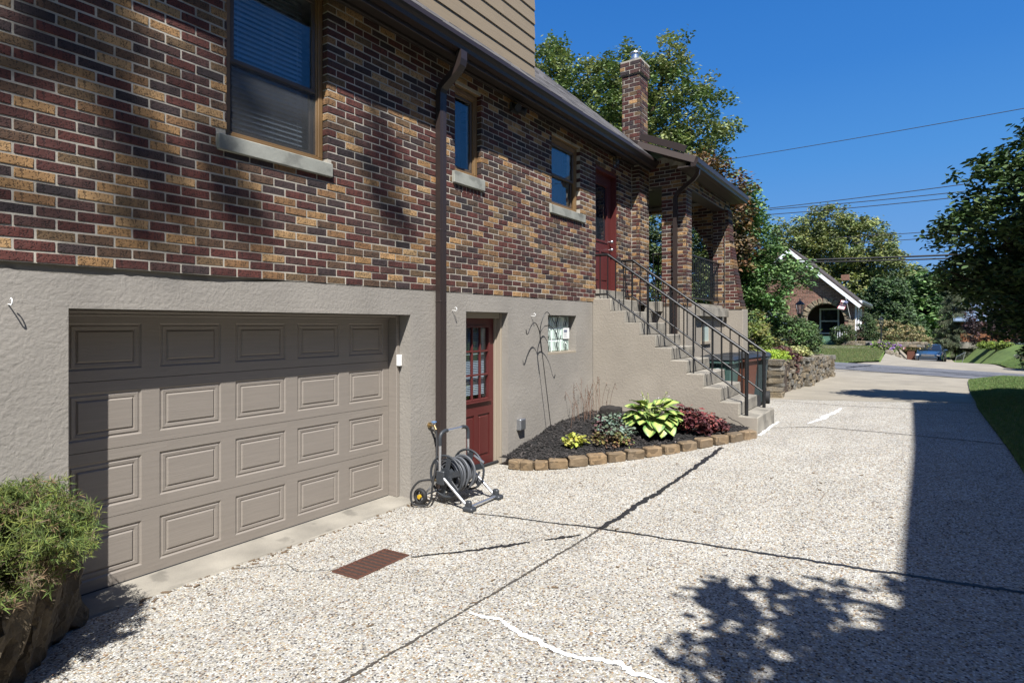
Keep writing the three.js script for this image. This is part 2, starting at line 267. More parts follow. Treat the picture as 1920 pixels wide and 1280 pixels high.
{ // street, drawn along its own direction, and the neighbour's lane beyond it
  const pos = [], uv = [], idx = []; for (let i = 0; i <= 60; i++) for (let j = 0; j <= 4; j++) { const x = -60 + i * 2, s = mix(streetN(x), streetF(x), j / 4); pos.push(x, G(Math.max(0, x) && 0, s) * 0 + .17 + .012 + .02 * Math.sin(Math.PI * j / 4), -s); uv.push(x, s); }
  for (let i = 0; i < 60; i++) for (let j = 0; j < 4; j++) { const a = i * 5 + j; idx.push(a, a + 5, a + 6, a, a + 6, a + 1); }
  const g = new THREE.BufferGeometry(); g.setAttribute('position', new THREE.Float32BufferAttribute(pos, 3)); g.setAttribute('uv', new THREE.Float32BufferAttribute(uv, 2)); g.setIndex(idx); g.computeVertexNormals();
  const st = struct('street', g, M.asphalt, 'grey asphalt street crossing beyond the driveway', true);
  const seam = (x0, s0, x1, s1, w) => { const pts = []; for (let i = 0; i <= 12; i++) pts.push([mix(x0, x1, i / 12), mix(s0, s1, i / 12) + .08 * (hash(i, 3, 5) - .5)]); return ribbon(pts, w, () => .215, 40); };
  obj('tar_seam', seam(-14, streetN(-14) + 2.0, 14, streetN(14) + 1.6, .07), M.tar, st, true);
  obj('tar_seam', seam(3.0, 26.9, 2.3, 24.9, .11), M.tar, st, true);
  obj('tar_seam', seam(5.0, 24.3, 7.2, 22.2, .06), M.tar, st, true);
  struct('neighbour_lane', sheet(22, 66, 88, s => 3.2 - 1.3 * sm(29.5, 28.4, s), s => 7.2 + 3.6 * sm(28.5, 25.8, s), 10, (x, s) => terr(x, s) + (s < streetF(x) ? -.1 : .015)), M.drive, 'concrete lane across the street sloping down to the blue car', true);
}
// irregular flat ribbon over the ground, e.g. sealant in a joint
function ribbon(pts, w, yf, seedv = 1, ragged = .35) {
  const r = rng(seedv), pos = [], uv = [], idx = [], P = []; let L = 0;
  const step = Math.max(.012, w * .5);
  for (let i = 0; i < pts.length - 1; i++) { const [x0, s0] = pts[i], [x1, s1] = pts[i + 1], d = Math.hypot(x1 - x0, s1 - s0), n = Math.max(1, Math.ceil(d / step)); for (let k = 0; k < n; k++) P.push([mix(x0, x1, k / n), mix(s0, s1, k / n), (pts[i][2] ?? w) * (1 - k / n) + (pts[i + 1][2] ?? w) * k / n]); } P.push([...pts[pts.length - 1].slice(0, 2), pts[pts.length - 1][2] ?? w]);
  let wob = 0;
  P.forEach((p, i) => { const a = P[Math.max(0, i - 1)], b = P[Math.min(P.length - 1, i + 1)], l = Math.hypot(b[0] - a[0], b[1] - a[1]) || 1, nx = -(b[1] - a[1]) / l, ns = (b[0] - a[0]) / l; wob = wob * .8 + (r() - .5) * p[2] * .4; const h0 = p[2] / 2 * (1 + ragged * (r() - .5) * 2) , h1 = p[2] / 2 * (1 + ragged * (r() - .5) * 2);
    for (const [sg, h] of [[-1, h0], [1, h1]]) { const x = p[0] + nx * (sg * h + wob), s = p[1] + ns * (sg * h + wob); pos.push(x, yf(x, s), -s); uv.push(x, s); } if (i) { const k = i * 2; idx.push(k - 2, k, k + 1, k - 2, k + 1, k - 1); } });
  const g = new THREE.BufferGeometry(); g.setAttribute('position', new THREE.Float32BufferAttribute(pos, 3)); g.setAttribute('uv', new THREE.Float32BufferAttribute(uv, 2)); g.setIndex(idx); g.computeVertexNormals();
  const n = g.attributes.normal; for (let i = 0; i < n.count; i++) n.setXYZ(i, 0, 1, 0); return g;
}
const onG = h => (x, s) => G(x, s) + h;
{ // joints, cracks and the white filler on the drive
  obj('joint_sealant', ribbon([[.86, 4.2, .008], [1.2, 4.25, .02], [1.7, 4.3, .022], [2.13, 4.35, .03], [3, 4.38, .025], [4, 4.41, .03], [5.14, 4.46, .04]], .03, onG(.004), 3), M.tar, drive, true);
  obj('joint_sealant', ribbon([[2.13, 4.35, .045], [2.2, 5.2, .06], [2.25, 6, .035], [2.3, 6.8, .06], [2.32, 7.46, .05]], .05, onG(.007), 4), M.tar, drive, true);
  obj('joint_crack', ribbon([[2.0, -3, .016], [2.01, 1.2, .014], [2.02, 1.78, .018], [2.07, 2.6, .014], [2.1, 3.5, .02], [2.13, 4.33, .02]], .016, onG(.004), 5, .8), M.crack, drive, true);
  obj('crack_sealant', ribbon([[1.15, 3.11, .012], [1.5, 3.47, .03], [1.66, 3.64, .05], [1.78, 3.8, .02]], .03, onG(.0055), 6, .6), M.tar, drive, true);
  obj('crack_sealant', ribbon([[1.86, 3.9, .02], [1.97, 4.02, .045], [2.06, 4.14, .012]], .03, onG(.0055), 7, .6), M.tar, drive, true);
  obj('hairline_crack', ribbon([[.83, 2.66], [.6, 2.5], [.4, 2.55], [.12, 2.3]], .006, onG(.004), 8, .8), M.crack, drive, true);
  obj('joint_crack', ribbon([[2.53, 9.0, .01], [3.1, 9.36, .03], [4, 9.1, .02], [5.15, 8.65, .03]], .02, onG(.004), 9, .6), M.crack, drive, true);
  obj('joint_crack', ribbon([[1.5, 12.9], [3.3, 12.0], [5.2, 11.6]], .02, onG(.004), 10, .6), M.crack, drive, true);
  obj('white_filler', ribbon([[2.11, 2.634, .012], [2.25, 2.64, .03], [2.33, 2.66, .02], [2.4, 2.62, .03], [2.52, 2.575, .035], [2.65, 2.56, .03], [2.74, 2.535, .03], [2.91, 2.54, .028], [3.0, 2.57, .03], [3.1, 2.59, .03], [3.2, 2.56, .04], [3.32, 2.545, .02], [3.5, 2.5, .02]], .03, onG(.006), 11, .5), M.caulk, drive, true);
  obj('white_filler', ribbon([[3.0, 9.6, .02], [3.05, 9.8, .05], [3.11, 10.2, .09], [3.2, 11, .08], [3.28, 11.66, .03]], .06, onG(.006), 12, .5), M.caulk, drive, true);
  obj('white_filler', ribbon([[2.56, 8.36, .05], [2.57, 9.0, .04], [2.58, 9.7, .03]], .03, onG(.006), 13, .5), M.caulk, drive, true);
  const deb = []; const r0 = R; R = rng(77);  // dead twigs, leaf crumbs and small weeds along the garage sill and on the drive
  for (let i = 0; i < 150; i++) { const near = i < 80, s = near ? rr(1.3, 4.6) : rr(.6, 7), x = near ? .06 + Math.abs(gauss()) * .12 : rr(.3, 4.2); const a = rr(0, 6.28), l = rr(.006, near ? .03 : .022), g = bx(-l, l, 0, rr(.002, .006), -.004 - l * .15, .004 + l * .15, .001, .002); g.rotateY(a); g.translate(x, G(x, s) + .003, -s); deb.push(g); }
  for (let i = 0; i < 16; i++) { const x = rr(.4, 4), s = rr(1.4, 6), a = rr(0, 6.28), l = rr(.03, .07); deb.push(cyl(V(x, G(x, s) + .006, s), V(x + l * Math.cos(a), G(x, s) + .008, s + l * Math.sin(a)), .0016, .001, 4)); }
  const d = obj('leaf_litter', deb, mat({ color: C(.11, .075, .045), roughness: .95 })); tag(d, 'dry leaf crumbs and twigs scattered over the drive', 'litter', null, 'stuff'); R = r0;
}
const lawnRY = (x, s) => G(driveR(s), s) + .03 + .10 * sm(0, .6, x - driveR(s)) + .05 * sm(.5, 6, x - driveR(s));
const lawnR = struct('lawn', sheet(-12, 22.2, 70, s => driveR(s) - .004, () => 16, 26, (x, s) => lawnRY(x, s)), M.turf, 'lawn bank along the right edge of the driveway', true);

// ------------------------------------------------------------ brick laying
const BL = .2067, BC = .0695, BJ = .0118;
const geoCache = {};
function tint(g, c) { const n = g.attributes.position.count, a = new Float32Array(n * 3); for (let i = 0; i < n; i++) { a[i * 3] = c[0]; a[i * 3 + 1] = c[1]; a[i * 3 + 2] = c[2]; } g.setAttribute('color', new THREE.BufferAttribute(a, 3)); return g; }
function brickColour(k) { const p = palette[k][0], l = rr(.82, 1.2), w = rr(.94, 1.06); return [p[0] * l * w, p[1] * l, p[2] * l / w]; }
// bricks of one plane: cells of running bond cut to what keep(u0, u1, y0, y1) allows; returns [u0, u1, y0, y1, colour]
function layBricks(u0, u1, y0, y1, phase, keep, course = BC, len = BL) {
  const out = []; const n = Math.round((y1 - y0) / course);
  for (let c = 0; c < n; c++) {
    const ya = y0 + c * course + BJ / 2, yb = ya + course - BJ, off = phase + (c % 2) * len / 2;
    for (let k = Math.floor((u0 - off) / len); off + k * len < u1; k++) {
      const cuts = keep ? keep(Math.max(u0, off + k * len + BJ / 2), Math.min(u1, off + (k + 1) * len - BJ / 2), ya, yb) : [[Math.max(u0, off + k * len + BJ / 2), Math.min(u1, off + (k + 1) * len - BJ / 2)]];
      for (const [a, b] of cuts) if (b - a > .015) out.push([a, b, ya, yb, pickBrick()]);
    }
  }
  return out;
}
function subtract(holes) { return (a, b, ya, yb) => { let segs = [[a, b]]; for (const [h0, h1, v0, v1] of holes) if (yb > v0 + .02 && ya < v1 - .02) segs = segs.flatMap(([p, q]) => { const o = []; if (h1 <= p || h0 >= q) return [[p, q]]; if (h0 > p) o.push([p, h0]); if (h1 < q) o.push([h1, q]); return o; }); return segs; }; }
function brickGeo(L, H, D) { // shared by size: a few variants each
  const key = Math.round(L * 250) + '_' + Math.round(H * 500) + '_' + Math.round(D * 100) + '_' + Math.floor(R() * 3);
  if (!geoCache[key]) { const off = R() * 7; geoCache[key] = uvm(cblock(L, H, D, .003, .0018), off); } return geoCache[key];
}
function place(g, u, y, out, dir, plane, shift) { // dir 'out': facing +x at x = plane; 'cam': facing the viewer at s = plane; 'far': facing away
  const q = g.clone(); const uv = q.attributes.uv; for (let i = 0; i < uv.count; i++) uv.setXY(i, uv.getX(i) + shift, uv.getY(i) + shift * .37);
  if (dir === 'out') { q.rotateY(Math.PI / 2); q.translate(plane + out, y, -u); } else if (dir === 'cam') q.translate(u, y, -(plane - out)); else q.translate(u, y, -(plane + out)); return q;
}
function bricksMerged(list, dir, plane, D = .09, proud = .0042) {
  return list.map(([a, b, ya, yb, k]) => tint(place(brickGeo(b - a, yb - ya, D), (a + b) / 2, (ya + yb) / 2, -D / 2 + proud + rr(-.0015, .0015), dir, plane, R() * 5), brickColour(k)));
}
// ------------------------------------------------------------ the brick house
const house = thing('brick_house', 'mottled brown and ochre brick house with tan garage door and stucco basement', 'house');
const S0 = -3.5, Y0 = 2.205, Y1 = Y0 + 38 * BC;
const openings = [[2.30, 3.21, 3.275, 4.79], [4.955, 5.435, 3.59, 4.60], [7.095, 7.955, 3.575, 4.60], [8.509, 9.367, 2.2, 4.50]];
const sills = [[2.222, 3.253, 3.155, 3.276], [4.909, 5.481, 3.455, 3.592], [7.032, 8.096, 3.452, 3.577]];
const rowlocks = [[4.955, 5.46, 3.365, 3.455], [7.07, 8.05, 3.362, 3.452]];
{ // wall of bricks: mortar core, the nearest bricks one by one, the rest joined
  R = rng(21);
  const hole = o => rect(o[0] - .008, o[1] + .008, o[2] - .008, o[3] + .008);
  const wall = obj('brick_wall', wallShape([[S0, Y0 + .001], [8.501, Y0 + .001], [8.501, 4.508], [9.375, 4.508], [9.375, Y0 + .001], [10.0, Y0 + .001], [10.0, Y1], [S0, Y1]], openings.slice(0, 3).map(hole), -.24, 0), M.mortar, house);
  const list = layBricks(S0, 9.98, Y0, Y1, 1.1418, subtract([...openings, ...sills.map(q => [q[0] - .005, q[1] + .005, q[2], q[3]]), ...rowlocks.map(q => [q[0], q[1], q[2] + .005, q[3]])]));
  const rank = list.map(q => { const y = (q[2] + q[3]) / 2, s = (q[0] + q[1]) / 2, far = Math.hypot(4.27, s); return [s > .85 && y < 3.25 + .47 * s ? far * (q[1] - q[0] < .08 ? 1.8 : 1) : 99, q]; }).sort((a, b) => a[0] - b[0]); // nearest first
  rank.slice(0, 300).forEach(([, q]) => { const [a, b, ya, yb, k] = q; const g = brickGeo(b - a, yb - ya, .1); const m = new THREE.Mesh(g, brickMats[k]); m.name = 'brick'; m.castShadow = m.receiveShadow = true; m.rotation.set(rr(-.008, .008), Math.PI / 2 + rr(-.004, .004), 0); m.position.set(-.05 + .0042 + rr(-.0015, .0015), (ya + yb) / 2, -(a + b) / 2); wall.add(m); });
  const rest = bricksMerged(rank.slice(300).map(q => q[1]), 'out', 0, .1);
  for (const [a, b, ya, yb] of rowlocks) for (let u = a + .005; u < b - .05; u += .068) rest.push(tint(place(brickGeo(.057, yb - ya - .012, .1), u + .03, (ya + yb) / 2, -.05 + .005, 'out', 0, R() * 5), brickColour(5 + Math.floor(R() * 4))));
  tag(obj('brick', rest, M.brickMix, wall, true), null, null, null, 'stuff');
  sills.forEach(([a, b, c, d]) => { const g = bx(-.16, .035, c, d, a, b, .006); obj('window_sill', g, M.sill, house); });
  obj('rear_wall', [bx(-8.2, -8, -.2, 5, S0, 10.4), bx(-8, -.25, -.2, 5, S0 - .2, S0), bx(-8, -.25, -.2, 4.9, 10.2, 10.38), bx(-8, -.3, 2.0, 2.12, S0, 10.2), bx(-1.65, -1.55, 2.12, 4.9, S0, 10.2), bx(-8, -.25, 4.86, 4.92, S0, 10.2)], M.mortar, house);
}
{ // stucco basement
  R = rng(22); const top = []; for (let s = 8.4; s >= S0; s -= .045) { const k = sm(3.0, 2.0, s); top.push([s, Y0 - .004 - k * (.022 + .045 * fbm(s * 2.3 + 40, 2, 999, 4, 7) + .012 * (R() - .5))]); }
  const sh = [[S0, -.25], [1.307, -.25], [1.307, 1.94], [4.252, 1.94], [4.252, -.25], [5.156, -.25], [5.156, 1.992], [6.009, 1.992], [6.009, -.25], [8.41, -.25], ...top];
  obj('basement_wall', wallShape(sh, [rect(7.003, 7.848, 1.40, 1.975)], -.34, -.003), M.stucco, house);
  obj('cement_band', wallShape([[S0, 1.99], [6.6, 1.99], [6.6, Y0], [S0, Y0]], null, -.33, -.022), M.cement, house);
  obj('garage_sill', bx(-.36, .085, -.2, .02, 1.30, 4.30, .012, .004), M.concrete, house);
  obj('door_sill', bx(-.36, .12, -.2, .03, 5.1, 6.08, .01, .004), M.concrete, house);
}
{ // garage door: four sections of five raised panels
  R = rng(23);
  const gd = new THREE.Group(); gd.name = 'garage_door'; house.add(gd); gd.userData.label = 'tan panelled garage door';
  const s0 = 1.31, s1 = 4.2, y0 = .028, hgt = (1.925 - y0) / 4, X = -.28, W = (s1 - s0) / 5;
  const sec = [];
  for (let r = 0; r < 4; r++) {
    const a = y0 + r * hgt + .002, b = a + hgt - .004, holes = [];
    for (let c = 0; c < 5; c++) { const p0 = s0 + c * W + (c === 0 ? .075 : .06), p1 = s0 + (c + 1) * W - (c === 4 ? .075 : .06), q0 = a + .075, q1 = b - .075; holes.push(rect(p0, p1, q0, q1));
      const ring = (i0, d0, i1, d1) => { const A = [[p0 + i0, q0 + i0], [p1 - i0, q0 + i0], [p1 - i0, q1 - i0], [p0 + i0, q1 - i0]], B = [[p0 + i1, q0 + i1], [p1 - i1, q0 + i1], [p1 - i1, q1 - i1], [p0 + i1, q1 - i1]], pos = []; for (let k = 0; k < 4; k++) { const l = (k + 1) % 4, v = (P, d) => [X + d, P[1], -P[0]]; pos.push(...v(A[k], d0), ...v(A[l], d0), ...v(B[l], d1), ...v(A[k], d0), ...v(B[l], d1), ...v(B[k], d1)); } const g = new THREE.BufferGeometry(); g.setAttribute('position', new THREE.Float32BufferAttribute(pos, 3)); g.computeVertexNormals(); return g; };
      const cx = { p0, p1, q0, q1 }, field = wallShape(rect(p0 + .062, p1 - .062, q0 + .062, q1 - .062), null, X - .012, X - .002);
      obj('panel', [ring(0, 0, .010, -.009), ring(.010, -.009, .018, -.009), ring(.018, -.009, .024, -.004), ring(.024, -.004, .044, -.006), ring(.044, -.006, .050, -.012), ring(.050, -.012, .062, -.002), field], M.doorTan, gd);
    }
    const g = wallShape(rect(s0, s1, a, b), holes, X - .03, X); obj('door_section', g, M.doorTan, gd);
  }
  obj('door_backing', bx(X - .06, X - .032, 0, 1.96, 1.3, 4.26), M.dark, gd);
  obj('bottom_seal', bx(X - .03, X + .004, .0, .03, s0, s1), M.rubber, gd);
  obj('door_trim', [bx(X - .03, -.16, .02, 1.938, 4.205, 4.25, .006), bx(X - .03, -.16, 1.915, 1.938, 1.309, 4.204, .006), bx(X + .003, X + .03, 1.895, 1.914, 1.31, 4.2, .004)], M.doorTan, house);
  const kp = obj('keypad', bx(-.165, -.12, 1.40, 1.52, 4.20, 4.249, .008), M.white, house); kp.userData.label = 'small pale keypad on the garage jamb';
}
// raised panels and lights for a plank door in the plane x = X (facing out)
function entryDoor(name, s0, s1, y0, y1, X, lights, panels, label) {
  const d = new THREE.Group(); d.name = name; d.userData.label = label; house.add(d);
  const holes = [...lights, ...panels].map(q => rect(...q));
  obj('door_leaf', wallShape(rect(s0, s1, y0, y1), holes, X - .045, X), M.red, d);
  for (const [a, b, c, e] of panels) obj('panel', [bx(X - .03, X - .012, c, e, a, b, .002), bx(X - .014, X - .002, c + .03, e - .03, a + .03, b - .03, .011)], M.red, d);
  return d;
}
{ // basement door with nine lights
  const X = -.2, s0 = 5.20, s1 = 5.953, l0 = 5.36, l1 = 5.84, b0 = .9, b1 = 1.80;
  const d = entryDoor('basement_door', s0, s1, .035, 1.915, X, [[l0, l1, b0, b1]], [[5.31, 5.55, .16, .70], [5.63, 5.87, .16, .70]], 'dark red basement door with nine panes');
  const m = []; for (const k of [1, 2]) { const s = mix(l0, l1, k / 3); m.push(bx(X - .03, X + .004, b0, b1, s - .011, s + .011)); const y = mix(b0, b1, k / 3); m.push(bx(X - .03, X + .0015, y - .011, y + .011, l0, l1)); }
  obj('muntins', m, M.red, d); obj('lite_frame', [bx(X, X + .012, b0 - .03, b0, l0 - .03, l1 + .03), bx(X, X + .012, b1, b1 + .03, l0 - .03, l1 + .03), bx(X, X + .012, b0, b1, l0 - .03, l0), bx(X, X + .012, b0, b1, l1, l1 + .03), bx(X, X + .03, b0 - .045, b0 - .03, l0 - .04, l1 + .04)], M.red, d);
  for (let i = 0; i < 3; i++) for (let j = 0; j < 3; j++) obj('pane', bx(X - .022, X - .018, mix(b0, b1, j / 3) + .012, mix(b0, b1, (j + 1) / 3) - .012, mix(l0, l1, i / 3) + .012, mix(l0, l1, (i + 1) / 3) - .012, .0005), M.glass, d);
  const sl = []; for (let y = b0 + .06; y < b1; y += .022) { const g = bx(-.012, .012, -.0006, .0006, l0 + .03, l1 - .02, .0002); g.rotateZ(-.75); g.translate(X - .06, y, 0); sl.push(g); } tag(obj('blind', sl, M.blind, d), null, null, null, 'stuff');
  obj('backing', bx(X - .5, X - .46, 0, 1.95, 5.0, 6.2), M.dark, d);
  obj('door_frame', [bx(-.26, -.17, .03, 1.99, 5.955, 6.007, .004), bx(-.17, -.10, .03, 1.99, 5.978, 6.007, .004), bx(-.26, -.1, 1.918, 1.99, 5.158, 5.953, .004), bx(-.26, -.17, .03, 1.916, 5.158, 5.198, .004)], M.trimBeige, house);
  obj('draft_stopper', cyl(V(-.17, .05, 5.25), V(-.15, .05, 5.98), .022, .022, 8), M.rubber, house);
}
{ // front entry door over the stairs
  const X = -.12, s0 = 8.53, s1 = 9.35, d = entryDoor('front_door', s0, s1, 2.425, 4.44, X, [[8.66, 9.16, 3.3, 4.25]], [[8.64, 8.9, 2.58, 3.1], [8.96, 9.22, 2.58, 3.1]], 'dark red front door with a glass light');
  obj('pane', bx(X - .03, X - .02, 3.3, 4.25, 8.66, 9.16, .001), M.glassDark, d);
  obj('lite_frame', [bx(X, X + .012, 3.26, 3.3, 8.62, 9.2), bx(X, X + .012, 4.25, 4.29, 8.62, 9.2), bx(X, X + .012, 3.3, 4.25, 8.62, 8.66), bx(X, X + .012, 3.3, 4.25, 9.16, 9.2)], M.red, d);
  for (const y of [3.30, 3.16]) { const k = new THREE.SphereGeometry(.03, 12, 8); k.translate(X + .055, y, -9.27); obj(y > 3.2 ? 'deadbolt' : 'door_knob', [k, cyl(V(X, y, 9.27), V(X + .05, y, 9.27), .012)], M.steel, d); }
  obj('door_casing', [bx(-.2, -.02, 2.425, 4.5, 9.35, 9.366), bx(-.2, -.02, 2.425, 4.5, 8.511, 8.528), bx(-.2, -.02, 4.44, 4.5, 8.529, 9.349)], M.red, house);
  obj('door_threshold', bx(-.3, .07, 2.262, 2.42, 8.50, 9.56, .006), M.concrete, house);
  obj('lintel', bx(-.2, -.03, 4.502, 4.56, 8.5, 9.376, .003), M.soffit, house);
}
function windowUnit(o, y1, meet, lower, name, label) { // tan frame, two sashes, blind behind
  const [s0, s1, y0] = o, w = new THREE.Group(); w.name = 'window'; w.userData.label = label; house.add(w);
  const X = -.055, f = .05;
  obj('frame', [bx(-.14, X, y0 + .002, y0 + f, s0 + .002, s1 - .002), bx(-.14, X, y1 - f, y1 - .002, s0 + .002, s1 - .002), bx(-.14, X, y0 + f, y1 - f, s0 + .002, s0 + f), bx(-.14, X, y0 + f, y1 - f, s1 - f, s1 - .002), bx(-.10, X - .012, y0 + f, y0 + f + .018, s0 + f, s1 - f), bx(-.10, X - .012, y0 + f + .018, y1 - f, s1 - f - .016, s1 - f), bx(-.10, X - .012, y0 + f + .018, y1 - f, s0 + f, s0 + f + .016), bx(-.10, X - .012, y1 - f - .016, y1 - f, s0 + f + .016, s1 - f - .016)], M.frameTan, w);
  const a = s0 + f + .017, b = s1 - f - .017, c = y0 + f + .019, d = y1 - f - .017, t = .035;
  const sash = (p, q, x) => [bx(x - .03, x, p, p + t, a, b), bx(x - .03, x, q - t, q, a, b), bx(x - .03, x, p + t, q - t, a, a + t), bx(x - .03, x, p + t, q - t, b - t, b)];
  if (meet) {
    obj('sash', sash(meet - .02, d, -.075), M.sash, w); obj('sash', sash(c, meet + .02, -.107), M.sash, w);
    obj('pane', bx(-.094, -.09, meet, d - t, a + t, b - t, .0005), M.glass, w); obj('pane', bx(-.126, -.122, c + t, meet, a + t, b - t, .0005), M.glass, w);
    if (lower) obj('insect_screen', bx(-.0735, -.0725, c, meet - .022, a, b, .0002), M.screen, w);
  } else { obj('sash', sash(c, d, -.085), M.sash, w); obj('pane', bx(-.105, -.10, c + t, d - t, a + t, b - t, .0005), M.glass, w); }
  const sl = []; for (let y = c + .05; y < d - .02; y += .042) { const g = bx(-.021, .021, -.0008, .0008, a + .05, b - .06, .0003); g.rotateZ(-.95); g.translate(-.19, y, 0); sl.push(g); }
  for (const k of [.15, .55, .85]) sl.push(bx(-.171, -.169, c + .03, d, mix(a, b, k) - .0012, mix(a, b, k) + .0012, .0003));
  if (lower) tag(obj('blind', sl, M.blind, w), null, null, null, 'stuff');
  else obj('curtain', bx(-.27, -.26, c, d, a, b), mat({ color: C(.05, .055, .06), roughness: .9 }), w);
  obj('room_backing', bx(-1.2, -1.18, y0 - .3, Y1, s0 - .5, s1 + .5), M.dark, w);
  return w;
}
windowUnit(openings[0], 4.79, 3.91, true, '', 'large window with pale slatted blind behind the glass');
windowUnit(openings[1], 4.60, 0, false, '', 'narrow window beside the brown downspout');
windowUnit(openings[2], 4.60, 4.07, false, '', 'window left of the front door');
obj('window_head', bx(-.055, -.01, 4.602, 4.66, 7.1, 7.95), M.frameTan, house); obj('window_head', bx(-.055, -.01, 4.602, 4.66, 4.96, 5.43), M.frameTan, house);
{ // glass block window
  R = rng(24); const w = new THREE.Group(); w.name = 'glass_block_window'; w.userData.label = 'small glass block basement window'; house.add(w);
  const a = 7.01, b = 7.79, c = 1.43, d = 1.965, X = -.1;
  const gm = mat({ color: C(.62, .74, .68), transmission: .25, roughness: .12, thickness: 0 }), dk = mat({ color: C(.05, .065, .055), roughness: .15 });
  obj('grout', bx(X - .09, X - .012, c, d, a, b), M.white, w);
  for (let i = 0; i < 3; i++) for (let j = 0; j < 3; j++) {
    const p = mix(a, b, i / 3) + .008, q = mix(a, b, (i + 1) / 3) - .008, y0 = mix(c, d, j / 3) + .006, y1 = mix(c, d, (j + 1) / 3) - .006;
    const bl = obj('glass_block', bx(X - .06, X, y0, y1, p, q, .012), gm, w);
    const wv = []; for (let k = 0; k < 3; k++) { const pts = []; for (let m = 0; m <= 6; m++) pts.push(V(X - .004, mix(y0 + .012, y1 - .012, m / 6), mix(p + .07, q - .03, (k + .5) / 3) + .018 * Math.sin(m * .9 + k * .35 + i + j))); wv.push(tube(pts, k === 1 ? .016 : .009, 12, 5)); }
    obj('wave', wv, dk, bl);
  }
  obj('sill_slope', wallShape(rect(7.004, 7.847, 1.401, 1.43), null, -.2, -.004), M.trimBeige, w);
  const nt = obj('notice', bx(X + .013, X + .016, 1.62, 1.785, 7.58, 7.77, .0005), M.white, w); nt.userData.label = 'white printed notice on the glass block';
  obj('print', [bx(X + .0165, X + .0175, 1.72, 1.757, 7.60, 7.70, .0002), bx(X + .0165, X + .0175, 1.70, 1.706, 7.60, 7.69, .0002), bx(X + .0165, X + .0175, 1.675, 1.68, 7.60, 7.68, .0002), bx(X + .0165, X + .0175, 1.65, 1.655, 7.60, 7.70, .0002)], mat({ color: C(.12, .14, .2), roughness: .6 }), nt);
}
{ // eave: soffit, fascia, gutter, downspout
  obj('soffit', [bx(0.007, .30, 4.80, 4.83, S0, 10.2), bx(.0068, .05, 4.765, 4.80, S0, 10.2)], M.soffit, house);
  const prof = [[.30, 4.745], [.375, 4.752], [.385, 4.79], [.405, 4.815], [.42, 4.84], [.42, 4.885], [.406, 4.885], [.404, 4.87], [.31, 4.865], [.30, 4.885]];
  const sh = new THREE.Shape(prof.map(p => new THREE.Vector2(p[0], p[1]))), g = new THREE.ExtrudeGeometry(sh, { depth: 10.26 - S0, bevelEnabled: false }); g.translate(0, 0, -10.26); obj('gutter', g, M.brown, house);
  obj('fascia', bx(.27, .2985, 4.70, 4.90, S0, 10.2), M.brown, house);
  const dn = [V(.352, 4.75, 4.655), V(.352, 4.66, 4.655), V(.34, 4.61, 4.655), V(.30, 4.565, 4.655), V(.15, 4.47, 4.655), V(.085, 4.425, 4.655), V(.062, 4.37, 4.655), V(.058, 4.3, 4.655), V(.058, .02, 4.655)];
  const ds = obj('downspout', [duct(dn, .1, .07, new THREE.Vector3(0, 0, 1)), bx(.094, .0965, .02, 4.25, 4.635, 4.675, .001)], M.brown, house); ds.userData.label = 'dark brown downspout beside the garage';
  obj('strap', [bx(.02, .0955, 2.08, 2.1, 4.602, 4.708), bx(.02, .0955, 2.86, 2.88, 4.602, 4.708)], M.brown, ds);
  const fl = obj('floodlight', [bx(.01, .05, 4.60, 4.72, 6.02, 6.18, .005), cyl(V(.05, 4.66, 6.06), V(.15, 4.62, 6.02), .035, .05, 12), cyl(V(.05, 4.66, 6.14), V(.15, 4.62, 6.2), .035, .05, 12)], M.dark, house); fl.userData.label = 'dark double floodlight under the eave';
  const lt = new THREE.Group(); lt.name = 'wall_lantern'; house.add(lt); obj('lantern_cap', [new THREE.ConeGeometry(.085, .04, 8).translate(.12, 4.725, -9.05), cyl(V(0, 4.70, 9.05), V(.12, 4.735, 9.05), .012)], M.brass, lt); obj('lantern_glass', cyl(V(.12, 4.55, 9.05), V(.12, 4.70, 9.05), .045, .055, 8), M.glass, lt);
  const bb = []; for (let k = 0; k < 6; k++) { const a = k * Math.PI / 3; bb.push(bar(V(.12 + .05 * Math.cos(a), 4.54, 9.05 + .05 * Math.sin(a)), V(.12 + .058 * Math.cos(a), 4.705, 9.05 + .058 * Math.sin(a)), .006)); } obj('lantern_bars', bb, M.iron, lt);
}
